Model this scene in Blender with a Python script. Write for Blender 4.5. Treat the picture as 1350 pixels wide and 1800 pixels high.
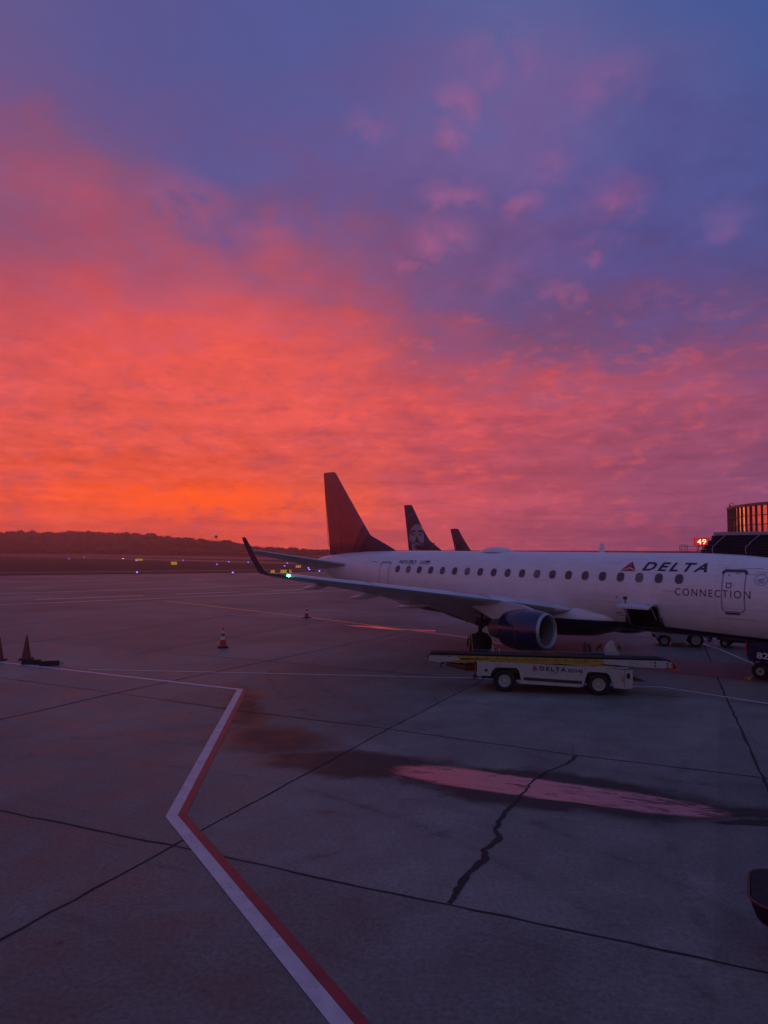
import bpy, bmesh, math, random
from mathutils import Vector, Matrix, noise
from math import sin, cos, pi, radians, sqrt, atan2

S = bpy.context.scene
for o in list(bpy.data.objects): bpy.data.objects.remove(o)
COL = S.collection
random.seed(7)

def lin(c, k=1.0):
    out = []
    for v in c:
        v = v / 255.0
        out.append((v / 12.92 if v <= .04045 else ((v + .055) / 1.055) ** 2.4) * k)
    return tuple(out) + (1.0,)

# ------------------------------------------------------------------ camera
cam_d = bpy.data.cameras.new('camera'); cam = bpy.data.objects.new('camera', cam_d); COL.objects.link(cam)
CAM_H = 4.857
cam.location = (0, 0, CAM_H)
cam.rotation_mode = 'XYZ'
cam.matrix_world = Matrix.Translation((0, 0, CAM_H)) @ Matrix.Rotation(radians(90) + .0547, 4, 'X') @ Matrix.Rotation(.0025, 4, 'Z')
cam_d.sensor_fit = 'VERTICAL'; cam_d.sensor_height = 24; cam_d.sensor_width = 18
cam_d.lens = 24 * 1214.16 / 1800
cam_d.clip_start = .1; cam_d.clip_end = 20000
S.camera = cam

# ------------------------------------------------------------------ view
S.view_settings.view_transform = 'Standard'; S.view_settings.look = 'None'
S.view_settings.exposure = 0; S.view_settings.gamma = 1
S.render.resolution_x = 768; S.render.resolution_y = 1024

# ------------------------------------------------------------------ dusk sky
EL = [0, 2, 4, 6, 9, 12, 16, 20, 24, 28, 33, 38, 44, 60, 90]
Z1, Z2 = (78, 92, 148), (76, 96, 152)
SKY = [
(-180, [(104,98,100),(108,102,104),(110,104,106),(112,106,110),(112,108,114),(110,108,120),(108,108,126),(106,108,132),(104,108,138),(100,106,144),(96,104,150),(92,103,152),(88,102,154),(80,98,156),Z2]),
(-90, [(150,76,92),(158,80,92),(162,80,94),(160,82,100),(160,86,106),(156,86,112),(150,86,118),(142,86,124),(132,88,132),(124,88,138),(112,88,142),(104,88,146),(98,88,150),Z1,Z2]),
(-44,[(215, 76, 65), (229, 80, 56), (238, 82, 51), (233, 86, 67), (225, 86, 82), (225, 84, 78), (194, 80, 93), (160, 81, 108), (140, 82, 117), (110, 84, 135), (98, 88, 140), (98, 88, 140), (98, 88, 140),Z1,Z2]),
(-32,[(215, 76, 65), (227, 80, 59), (232, 84, 58), (228, 86, 68), (228, 90, 78), (224, 89, 86), (212, 86, 90), (183, 80, 98), (156, 81, 109), (139, 82, 118), (106, 85, 137), (98, 88, 140), (98, 88, 140),Z1,Z2]),
(-22,[(221, 76, 61), (230, 82, 56), (246, 86, 34), (236, 86, 56), (232, 90, 76), (230, 90, 82), (232, 88, 80), (205, 84, 94), (172, 82, 108), (138, 84, 121), (104, 85, 138), (89, 86, 145), (89, 86, 145),Z1,Z2]),
(-13,[(217, 78, 65), (230, 82, 58), (246, 86, 36), (236, 86, 58), (232, 90, 78), (234, 91, 82), (238, 90, 78), (212, 86, 92), (167, 84, 111), (118, 84, 133), (94, 86, 144), (84, 88, 148), (83, 88, 149),Z1,Z2]),
(-4,[(206, 79, 76), (222, 86, 72), (238, 92, 58), (222, 88, 78), (224, 88, 84), (234, 91, 84), (216, 87, 90), (168, 82, 108), (133, 84, 125), (105, 84, 138), (97, 87, 145), (84, 90, 150), (82, 91, 151),Z1,Z2]),
(5,[(183, 79, 90), (193, 81, 90), (204, 83, 90), (200, 82, 93), (204, 83, 91), (219, 86, 89), (167, 82, 106), (122, 81, 125), (111, 83, 134), (101, 85, 140), (108, 90, 146), (90, 93, 151), (86, 95, 153),Z1,Z2]),
(13,[(160, 77, 100), (168, 78, 100), (185, 82, 99), (180, 81, 101), (182, 81, 101), (198, 85, 100), (121, 80, 121), (99, 80, 131), (107, 82, 135), (98, 85, 143), (110, 91, 148), (91, 95, 152), (86, 96, 154),Z1,Z2]),
(22,[(142, 74, 106), (145, 75, 106), (157, 79, 108), (151, 78, 109), (162, 80, 109), (172, 83, 110), (107, 78, 125), (94, 78, 134), (83, 80, 140), (84, 84, 146), (87, 90, 148), (72, 90, 150), (72, 90, 150),Z1,Z2]),
(30,[(128, 74, 108), (130, 74, 110), (139, 78, 112), (135, 78, 112), (153, 80, 112), (153, 81, 115), (111, 79, 125), (84, 79, 134), (79, 82, 140), (76, 85, 145), (70, 88, 148), (68, 88, 150), (68, 88, 150),Z1,Z2]),
(60,[(118, 76, 108), (122, 78, 112), (128, 80, 116), (130, 82, 120), (130, 84, 126), (124, 86, 132), (112, 86, 138), (98, 88, 142), (92, 90, 148), (90, 92, 152), (88, 94, 154), (86, 94, 156), (84, 94, 156),Z1,Z2]),
]
SKY.append((180, SKY[0][1]))
W = bpy.data.worlds.new('World'); S.world = W; W.use_nodes = True
nt = W.node_tree; nt.nodes.clear()

class N:
    """small node-graph writer"""
    def __init__(s, nt): s.nt = nt
    def node(s, t, **kw):
        n = s.nt.nodes.new(t)
        for k, v in kw.items(): setattr(n, k, v)
        return n
    def put(s, sock, v):
        if v is None: return
        if hasattr(v, 'default_value') or hasattr(v, 'is_output'): s.nt.links.new(v, sock)
        else:
            try: sock.default_value = v
            except Exception: sock.default_value = tuple(v)[:3]
    def math(s, op, a, b=None, c=None, clamp=False):
        n = s.node('ShaderNodeMath', operation=op); n.use_clamp = clamp
        s.put(n.inputs[0], a); s.put(n.inputs[1], b); s.put(n.inputs[2], c); return n.outputs[0]
    def maprange(s, v, a, b, c=0., d=1., smooth=False):
        n = s.node('ShaderNodeMapRange'); n.clamp = True
        if smooth: n.interpolation_type = 'SMOOTHSTEP'
        s.put(n.inputs['Value'], v)
        for k, q in zip(('From Min', 'From Max', 'To Min', 'To Max'), (a, b, c, d)): n.inputs[k].default_value = q
        return n.outputs[0]
    def mix(s, f, a, b, mode='MIX', clampf=True):
        n = s.node('ShaderNodeMix', data_type='RGBA', blend_type=mode)
        s.put(n.inputs[0], f); s.put(n.inputs[6], a); s.put(n.inputs[7], b); return n.outputs[2]
    def noise(s, vec, scale, detail=4., rough=.5, dist=0., col=False, w=None):
        n = s.node('ShaderNodeTexNoise')
        if w is not None: n.noise_dimensions = '4D'; n.inputs['W'].default_value = w
        s.put(n.inputs['Vector'], vec); n.inputs['Scale'].default_value = scale
        n.inputs['Detail'].default_value = detail; n.inputs['Roughness'].default_value = rough; n.inputs['Distortion'].default_value = dist
        return n.outputs[1 if col else 0]
    def ramp(s, f, stops, interp='LINEAR'):
        n = s.node('ShaderNodeValToRGB'); cr = n.color_ramp; cr.interpolation = interp
        while len(cr.elements) < len(stops): cr.elements.new(.5)
        for e, (p, c) in zip(cr.elements, stops): e.position = p; e.color = c if len(c) == 4 else tuple(c) + (1,)
        s.put(n.inputs[0], f); return n.outputs[0]
    def comb(s, x, y, z):
        n = s.node('ShaderNodeCombineXYZ'); s.put(n.inputs[0], x); s.put(n.inputs[1], y); s.put(n.inputs[2], z); return n.outputs[0]
    def sep(s, v):
        n = s.node('ShaderNodeSeparateXYZ'); s.put(n.inputs[0], v); return n.outputs

g = N(nt)
tc = g.node('ShaderNodeTexCoord')
X, Y, Z = g.sep(tc.outputs['Generated'])
az = g.math('MULTIPLY', g.math('ARCTAN2', X, Y), 57.2958)
el = g.math('MULTIPLY', g.math('ARCSINE', Z), 57.2958)
# cloud layer overhead: direction projected on a flat deck, so it flattens toward the horizon
den = g.math('ADD', g.math('ABSOLUTE', Z), .16)
cp = g.comb(g.math('DIVIDE', X, den), g.math('DIVIDE', Y, den), 0.)
n1 = g.noise(cp, 1.3, 5, .55, .5, w=3.1)
n2 = g.noise(cp, 2.1, 6, .6, .4, w=8.6)
n3 = g.noise(cp, 5.0, 7, .62, .3, w=5.3)
n4 = g.noise(cp, 15., 5, .65, .2, w=1.3)
cc = g.math('SUBTRACT', n1, .5); cd = g.math('SUBTRACT', n2, .5); ce = g.math('SUBTRACT', n3, .5); cf = g.math('SUBTRACT', n4, .5)
lowk = g.maprange(el, 0, 24, .12, 1.)
azw = g.math('ADD', az, g.math('MULTIPLY', g.math('MULTIPLY', cc, 16.), lowk))
wel = g.math('ADD', g.math('ADD', g.math('MULTIPLY', cd, 15.), g.math('MULTIPLY', ce, 14.)), g.math('MULTIPLY', cf, 4.))
elw = g.math('ADD', g.math('ADD', el, g.math('MULTIPLY', wel, lowk)), g.math('MULTIPLY', g.maprange(az, 6, -14), g.maprange(el, 12, 24, 0, 2.6)))
ef = g.math('DIVIDE', elw, 90., clamp=True)
cur = None
for i, (a, row) in enumerate(SKY):
    r = g.ramp(ef, [(EL[j] / 90., lin(row[j])) for j in range(len(EL))], 'B_SPLINE' if False else 'LINEAR')
    if cur is None: cur = r
    else: cur = g.mix(g.maprange(azw, SKY[i-1][0], a, smooth=True), cur, r)
# lit wisps of cloud floating in the blue upper right, dark gaps between lit cloud below
ap = g.comb(g.math('MULTIPLY', az, .035), g.math('MULTIPLY', el, .05), 0.)
wn = g.noise(ap, 7.5, 8, .60, .35, w=12.7)
wb = g.math('SUBTRACT', g.noise(ap, 5.0, 3, .5, 0., w=2.), .5)
def puffs(lst, warp=5.):
    m_ = None
    ax_ = g.math('ADD', az, g.math('MULTIPLY', wb, warp)); ex_ = g.math('ADD', el, g.math('MULTIPLY', g.math('SUBTRACT', wn, .5), warp))
    for (a_, e_, rx_, ry_, s_) in lst:
        u = g.math('DIVIDE', g.math('SUBTRACT', ax_, a_), rx_); v = g.math('DIVIDE', g.math('SUBTRACT', ex_, e_), ry_)
        d = g.math('SQRT', g.math('ADD', g.math('MULTIPLY', u, u), g.math('MULTIPLY', v, v)))
        k_ = g.math('MULTIPLY', g.maprange(d, 1.35, .1, smooth=True), s_)
        m_ = k_ if m_ is None else g.math('MAXIMUM', m_, k_)
    return g.math('MULTIPLY', m_, g.maprange(wn, .36, .62))
cur = g.mix(g.math('MULTIPLY', puffs([(5.75, 32.98, 1.91, 2.34, 1.0), (9.85, 36.12, 4.67, 2.55, 0.45), (18.12, 33.85, 3.82, 1.7, 0.45), (-1.79, 32.37, 2.55, 1.27, 0.4), (5.49, 27.6, 2.97, 1.19, 0.85), (4.76, 25.05, 2.76, 1.49, 0.9), (11.88, 27.02, 2.12, 1.02, 0.75), (19.29, 26.59, 2.97, 1.91, 0.6), (1.88, 22.84, 1.49, 0.76, 0.9), (14.54, 20.15, 1.91, 0.93, 1.0), (17.7, 23.11, 2.55, 0.93, 0.6), (9.73, 21.95, 2.12, 1.49, 0.35), (13.98, 29.28, 2.12, 1.27, 0.35), (21.28, 19.27, 2.55, 1.27, 0.35), (26.62, 23.54, 2.55, 1.49, 0.3)]), .62), cur, lin((188, 100, 138)))
cur = g.mix(g.math('MULTIPLY', puffs([(-16.77, 26.08, 4.67, 2.55, 0.8), (-9.86, 23.96, 2.55, 2.55, 0.8), (-20.59, 22.08, 5.1, 1.7, 0.5), (-13.49, 19.96, 5.95, 2.12, 0.7), (-26.01, 25.75, 4.67, 2.12, 0.4)]), .50), cur, lin((222, 92, 92)))
# rippled cloud deck: small lit and shaded cells
rp = g.comb(g.math('MULTIPLY', az, .10), g.math('MULTIPLY', el, .22), 0.)
rn = g.math('SUBTRACT', g.noise(rp, 4.6, 7, .62, .25, w=6.), .5)
rl = g.math('MULTIPLY', g.maprange(elw, 22, 12), g.maprange(az, 30, 5, .5, 1.))
cur = g.mix(g.math('MULTIPLY', g.maprange(rn, .0, -.22), g.math('MULTIPLY', rl, .50)), cur, lin((160, 76, 102)))
cur = g.mix(g.math('MULTIPLY', g.maprange(rn, .02, .20), g.math('MULTIPLY', rl, .46)), cur, lin((250, 100, 82)))
fine = g.math('ADD', g.math('MULTIPLY', ce, .62), g.math('MULTIPLY', cf, .30))
warm = g.maprange(el, 34, 14, .25, 1.)
br = g.math('ADD', 1., g.math('MULTIPLY', fine, warm))
hsv = g.node('ShaderNodeHueSaturation'); g.put(hsv.inputs['Color'], cur); g.put(hsv.inputs['Value'], br)
hsv.inputs['Saturation'].default_value = 1.0
# streaks low over the horizon
st = g.noise(g.comb(g.math('MULTIPLY', az, .05), g.math('MULTIPLY', el, .75), 0.), 1.6, 5, .6, .3, w=2.2)
stv = g.math('MULTIPLY', g.math('SUBTRACT', st, .5), g.maprange(el, 16, 4, 0, .75))
streak = g.math('ADD', 1., stv)
hs2 = g.node('ShaderNodeHueSaturation'); g.put(hs2.inputs['Color'], hsv.outputs[0]); g.put(hs2.inputs['Value'], streak)
# the horizon band is brightest, with a concentrated core where the sun went down
hor = g.maprange(el, 0, 7, 1.36, 1.0, smooth=True)
ca_ = g.math('DIVIDE', g.math('ADD', az, 14.5), 9.5); ce_ = g.math('DIVIDE', g.math('SUBTRACT', g.math('ADD', el, g.math('MULTIPLY', rn, 7.)), 4.1), 1.6)
core = g.maprange(g.math('SQRT', g.math('ADD', g.math('MULTIPLY', ca_, ca_), g.math('MULTIPLY', ce_, ce_))), 1.25, .1, smooth=True)
lit = g.node('ShaderNodeHueSaturation'); g.put(lit.inputs['Color'], hs2.outputs[0]); g.put(lit.inputs['Value'], hor)
fin_ = g.mix(g.math('MULTIPLY', core, .75), lit.outputs[0], (1.28, .125, .006, 1))
bg = g.node('ShaderNodeBackground'); g.put(bg.inputs[0], fin_); bg.inputs[1].default_value = 1.0
wo = g.node('ShaderNodeOutputWorld'); nt.links.new(bg.outputs[0], wo.inputs[0])

# ------------------------------------------------------------------ afterglow: the sun is below the treeline, only a soft warm rim is left
sd = bpy.data.lights.new('sun', 'SUN'); sun = bpy.data.objects.new('sun', sd); COL.objects.link(sun)
sd.energy = .12; sd.angle = radians(25); sd.color = (1, .32, .12)
sun.rotation_euler = (radians(86), 0, radians(17 + 180))

# ------------------------------------------------------------------ materials
def mat(name):
    m = bpy.data.materials.new(name); m.use_nodes = True; t = m.node_tree; t.nodes.clear()
    q = N(t); b = q.node('ShaderNodeBsdfPrincipled'); o = q.node('ShaderNodeOutputMaterial'); t.links.new(b.outputs[0], o.inputs[0])
    return m, q, b
def wearm(name, c, rough=.45, metal=0., var=.25, scale=6., bump=.0, coat=0.):
    m, q, b = mat(name)
    tcn = q.node('ShaderNodeTexCoord').outputs['Object']
    n = q.noise(tcn, scale, 6, .62, .3); n2 = q.noise(tcn, scale * .17, 3, .5)
    f = q.math('ADD', q.math('MULTIPLY', n, .6), q.math('MULTIPLY', n2, .4))
    k = q.maprange(f, .3, .7, 1 - var, 1 + var)
    h = q.node('ShaderNodeHueSaturation'); h.inputs['Color'].default_value = tuple(c) + (1,); q.put(h.inputs['Value'], k)
    q.put(b.inputs['Base Color'], h.outputs[0])
    q.put(b.inputs['Roughness'], q.maprange(n, .3, .7, max(.03, rough - .1), min(1, rough + .12)))
    b.inputs['Metallic'].default_value = metal
    if coat: b.inputs['Coat Weight'].default_value = coat; b.inputs['Coat Roughness'].default_value = .12
    if bump:
        bn = q.node('ShaderNodeBump'); bn.inputs['Strength'].default_value = .5; bn.inputs['Distance'].default_value = bump
        q.put(bn.inputs['Height'], n); q.nt.links.new(bn.outputs[0], b.inputs['Normal'])
    return m
def emit(name, c, k, base=(.02, .02, .02)):
    m, q, b = mat(name); b.inputs['Base Color'].default_value = base + (1,)
    b.inputs['Emission Color'].default_value = tuple(c) + (1,); b.inputs['Emission Strength'].default_value = k
    return m
M = {}
M['navy'] = wearm('navy_paint', (.006, .010, .055), .22, 0, .2, 2., coat=.6)
M['white'] = wearm('white_paint', (.72, .73, .76), .38, 0, .06, 1.5)
M['grey_metal'] = wearm('grey_metal', (.42, .43, .46), .38, .5, .12, 3)
M['lip'] = wearm('polished_lip', (.62, .63, .66), .3, .9, .08, 5)
M['dark'] = wearm('dark_void', (.012, .012, .016), .6, 0, .2, 4)
M['rubber'] = wearm('tyre_rubber', (.010, .010, .011), .8, 0, .3, 20, bump=.002)
M['glass'] = wearm('cabin_glass', (.085, .065, .075), .12, 0, .2, 8)
M['glass_shade'] = wearm('cabin_glass_blind_down', (.17, .14, .15), .25, 0, .15, 8)
M['glass_clear'] = wearm('cabin_glass_clear', (.12, .085, .085), .10, 0, .4, 9)  # slightly paler glass tone, only for variation between windows
M['lettering'] = wearm('lettering_navy', (.014, .018, .05), .4, 0, .1, 5)
M['red'] = wearm('emblem_red', (.42, .02, .03), .4, 0, .1, 5)
M['darkred'] = wearm('emblem_dark_red', (.18, .012, .03), .4, 0, .1, 5)
M['outline'] = wearm('door_outline', (.26, .28, .36), .45, 0, .1, 5)
M['door_cap'] = wearm('door_cap', (.05, .055, .09), .5, 0, .1, 5)
M['wing'] = wearm('wing_grey', (.50, .51, .54), .33, .1, .12, 1.5)
M['slat'] = wearm('slat_bare_metal', (.62, .63, .66), .36, .6, .08, 2)
M['core'] = wearm('hot_section', (.16, .12, .10), .45, .6, .25, 5)
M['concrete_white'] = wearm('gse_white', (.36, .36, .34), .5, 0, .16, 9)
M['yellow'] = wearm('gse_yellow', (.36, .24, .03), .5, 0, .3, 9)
M['belt'] = wearm('belt_rubber', (.006, .006, .008), .95, 0, .2, 12)
M['orange'] = wearm('gse_orange', (.40, .07, .015), .5, 0, .2, 9)
M['black'] = wearm('black_steel', (.02, .02, .024), .5, 0, .3, 9)
M['rim'] = wearm('wheel_rim', (.36, .36, .35), .5, 0, .18, 14)
M['cone'] = wearm('cone_orange', (.42, .035, .02), .6, 0, .15, 12)
M['cone_red'] = wearm('cone_veiled_red', (.17, .025, .025), .65, 0, .15, 12)  # red dimmed in the colour itself to imitate a veil over these cones
M['reflect'] = wearm('cone_band', (.62, .62, .62), .45, 0, .1, 12)
M['canopy'] = wearm('canopy_fabric', (.045, .045, .065), .8, 0, .25, 4, bump=.006)
M['canopy_roof'] = wearm('canopy_roof', (.30, .29, .33), .5, 0, .1, 3)
M['strap'] = wearm('strap', (.36, .35, .40), .6, 0, .15, 12)
M['bridge'] = wearm('jet_bridge_wall', (.28, .27, .29), .5, 0, .12, 2)
M['foliage'] = wearm('woodland_foliage', (.028, .032, .018), .9, 0, .45, .05)
M['steel'] = wearm('galvanised', (.22, .22, .24), .45, .6, .2, 6)
M['sign_yellow'] = emit('lit_yellow_sign', lin((190, 140, 40))[:3], .7, (.3, .2, .02))
M['sign_black'] = wearm('sign_letters', (.01, .01, .01), .6)
M['blue_lamp'] = emit('taxi_blue', (.16, .14, 1.), 3.2)
M['white_lamp'] = emit('runway_white', (1., .7, .65), 4)
M['green_lamp'] = emit('nav_green', (.05, 1., .55), 40)
M['red_sign'] = emit('gate_sign_red', (1., .02, .05), .55, (.3, .01, .02))
M['digit'] = emit('gate_sign_digit', (1., .72, .30), 1.5, (.4, .3, .1))

# ------------------------------------------------------------------ geometry helpers
def obj(name, bm, m, parent=None, smooth=True, loc=None, rot=None):
    me = bpy.data.meshes.new(name); bm.normal_update(); bm.to_mesh(me); bm.free()
    ms = m if isinstance(m, (list, tuple)) else [m]
    for k in ms: me.materials.append(k)
    if smooth:
        for p in me.polygons: p.use_smooth = True
        try: me.set_sharp_from_angle(angle=radians(35))
        except Exception: pass
    o = bpy.data.objects.new(name, me); COL.objects.link(o)
    if parent is not None: o.parent = parent
    if loc: o.location = loc
    if rot: o.rotation_euler = rot
    return o
def thing(name, label, cat, loc=(0, 0, 0), rz=0., group=None, rot=None):
    o = bpy.data.objects.new(name, None); COL.objects.link(o); o.empty_display_size = .3
    o.location = loc; o.rotation_euler = rot if rot else (0, 0, rz)
    return tag(o, label, cat, group)
def tag(o, label, cat, group=None, kind=None):
    o['label'] = label; o['category'] = cat
    if group: o['group'] = group
    if kind: o['kind'] = kind
    return o
def struct(o, kind='structure'):
    o['kind'] = kind; return o
def copy_tree(o, parent=None):
    c = o.copy(); COL.objects.link(c); c.parent = parent
    for ch in [x for x in bpy.data.objects if x.parent == o]: copy_tree(ch, c)
    return c
def BM(): return bmesh.new()
def box(bm, c, s, R=None, bev=0., mi=0):
    r = bmesh.ops.create_cube(bm, size=1.)['verts']
    T = Matrix.Translation(c) @ (R.to_4x4() if R is not None else Matrix.Identity(4)) @ Matrix.Diagonal((s[0], s[1], s[2], 1))
    bmesh.ops.transform(bm, matrix=T, verts=r)
    fs = list({f for v in r for f in v.link_faces})
    for f in fs: f.material_index = mi
    if bev:
        es = list({e for v in r for e in v.link_edges})
        bmesh.ops.bevel(bm, geom=es, offset=bev, segments=2, affect='EDGES', profile=.6, clamp_overlap=True)
def tube(bm, p0, p1, r0, r1=None, n=12, cap=True, mi=0):
    r1 = r0 if r1 is None else r1
    p0, p1 = Vector(p0), Vector(p1); d = (p1 - p0)
    q = d.to_track_quat('Z', 'Y').to_matrix()
    A = [bm.verts.new(p0 + q @ Vector((r0 * cos(2*pi*i/n), r0 * sin(2*pi*i/n), 0))) for i in range(n)]
    B = [bm.verts.new(p1 + q @ Vector((r1 * cos(2*pi*i/n), r1 * sin(2*pi*i/n), 0))) for i in range(n)]
    for i in range(n):
        f = bm.faces.new((A[i], A[(i+1) % n], B[(i+1) % n], B[i])); f.material_index = mi
    if cap:
        bm.faces.new(A[::-1]).material_index = mi; bm.faces.new(B).material_index = mi
def path(bm, pts, r, n=8):
    for a, b in zip(pts, pts[1:]): tube(bm, a, b, r, r, n)
def lathe(bm, prof, c, axis, n=32, close=False, squash=None):
    """prof: (t along axis, radius); axis unit Vector"""
    axis = Vector(axis).normalized(); q = axis.to_track_quat('Z', 'Y').to_matrix()
    c = Vector(c); rings = []
    for t, r in prof:
        rings.append([bm.verts.new(c + q @ Vector((max(r, .0005) * cos(2*pi*i/n), max(r, .0005) * sin(2*pi*i/n), t))) for i in range(n)])
    for A, B in zip(rings, rings[1:]):
        for i in range(n): bm.faces.new((A[i], A[(i+1) % n], B[(i+1) % n], B[i]))
def loft(bm, rings, cap=True, closed=True):
    vs = [[bm.verts.new(p) for p in r] for r in rings]; n = len(vs[0])
    for A, B in zip(vs, vs[1:]):
        for i in range(n if closed else n - 1): bm.faces.new((A[i], A[(i+1) % n], B[(i+1) % n], B[i]))
    if cap and closed: bm.faces.new(vs[0][::-1]); bm.faces.new(vs[-1])
    return vs
def prism(bm, pts2, y0, y1, axes='xz', mi=0):
    """extrude a 2-D outline given in x,z (or x,y) between two values of the third axis"""
    def mk(p, t): return (p[0], t, p[1]) if axes == 'xz' else ((p[0], p[1], t) if axes == 'xy' else (t, p[0], p[1]))
    A = [bm.verts.new(mk(p, y0)) for p in pts2]; B = [bm.verts.new(mk(p, y1)) for p in pts2]; n = len(pts2)
    bm.faces.new(A[::-1]).material_index = mi; bm.faces.new(B).material_index = mi
    for i in range(n): bm.faces.new((A[i], A[(i+1) % n], B[(i+1) % n], B[i])).material_index = mi
    bmesh.ops.recalc_face_normals(bm, faces=bm.faces)
def rrect(cx, cy, w, h, r, n=5):
    pts = []
    for sx, sy, a0 in ((1, 1, 0), (-1, 1, 90), (-1, -1, 180), (1, -1, 270)):
        for i in range(n + 1):
            a = radians(a0 + 90 * i / n)
            pts.append((cx + sx * (w / 2 - r) + r * cos(a), cy + sy * (h / 2 - r) + r * sin(a)))
    return pts
def ribbon(bm, pts, w, z, off=0.):
    """flat mitred strip along a polyline on the ground"""
    P = [Vector(p) for p in pts]; L, Rr = [], []
    for i, p in enumerate(P):
        d0 = (P[i] - P[i-1]).normalized() if i else (P[1] - P[0]).normalized()
        d1 = (P[i+1] - P[i]).normalized() if i < len(P) - 1 else d0
        n0 = Vector((-d0.y, d0.x)); n1 = Vector((-d1.y, d1.x)); m = (n0 + n1).normalized(); k = 1 / max(.3, m.dot(n0))
        a = p + m * (off + w / 2) * k; b = p + m * (off - w / 2) * k
        L.append(bm.verts.new((a.x, a.y, z))); Rr.append(bm.verts.new((b.x, b.y, z)))
    for i in range(len(P) - 1): bm.faces.new((Rr[i], Rr[i+1], L[i+1], L[i]))
def text_bm(body, shear=0., spacing=1., bold=0.):
    cu = bpy.data.curves.new('t', 'FONT'); cu.body = body; cu.shear = shear; cu.space_character = spacing; cu.offset = bold
    cu.resolution_u = 6
    o = bpy.data.objects.new('t', cu); COL.objects.link(o)
    me = bpy.data.meshes.new_from_object(o); bm = BM(); bm.from_mesh(me)
    bpy.data.objects.remove(o); bpy.data.curves.remove(cu); bpy.data.meshes.remove(me)
    return bm
def fit2d(bm, x0, x1, y0, y1):
    xs = [v.co.x for v in bm.verts]; ys = [v.co.y for v in bm.verts]
    a, b, c, d = min(xs), max(xs), min(ys), max(ys)
    for v in bm.verts:
        v.co.x = x0 + (v.co.x - a) / (b - a) * (x1 - x0); v.co.y = y0 + (v.co.y - c) / (d - c) * (y1 - y0)
def slice_y(bm, step):
    ys = [v.co.y for v in bm.verts]; y = min(ys) + step
    while y < max(ys):
        bmesh.ops.bisect_plane(bm, geom=bm.verts[:] + bm.edges[:] + bm.faces[:], plane_co=(0, y, 0), plane_no=(0, 1, 0)); y += step
def poly_bm(pts):
    bm = BM(); bm.faces.new([bm.verts.new((p[0], p[1], 0)) for p in pts]); return bm
# ------------------------------------------------------------------ ground and pavement
AX, AY, HD, ND = 17.4784, 23.4868, .7877, .0044
FX, FY = cos(HD), -sin(HD); RX, RY = -sin(HD), -cos(HD)
def ac_world(s, r): return (AX - s * FX + r * RX, AY - s * FY + r * RY)

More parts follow.
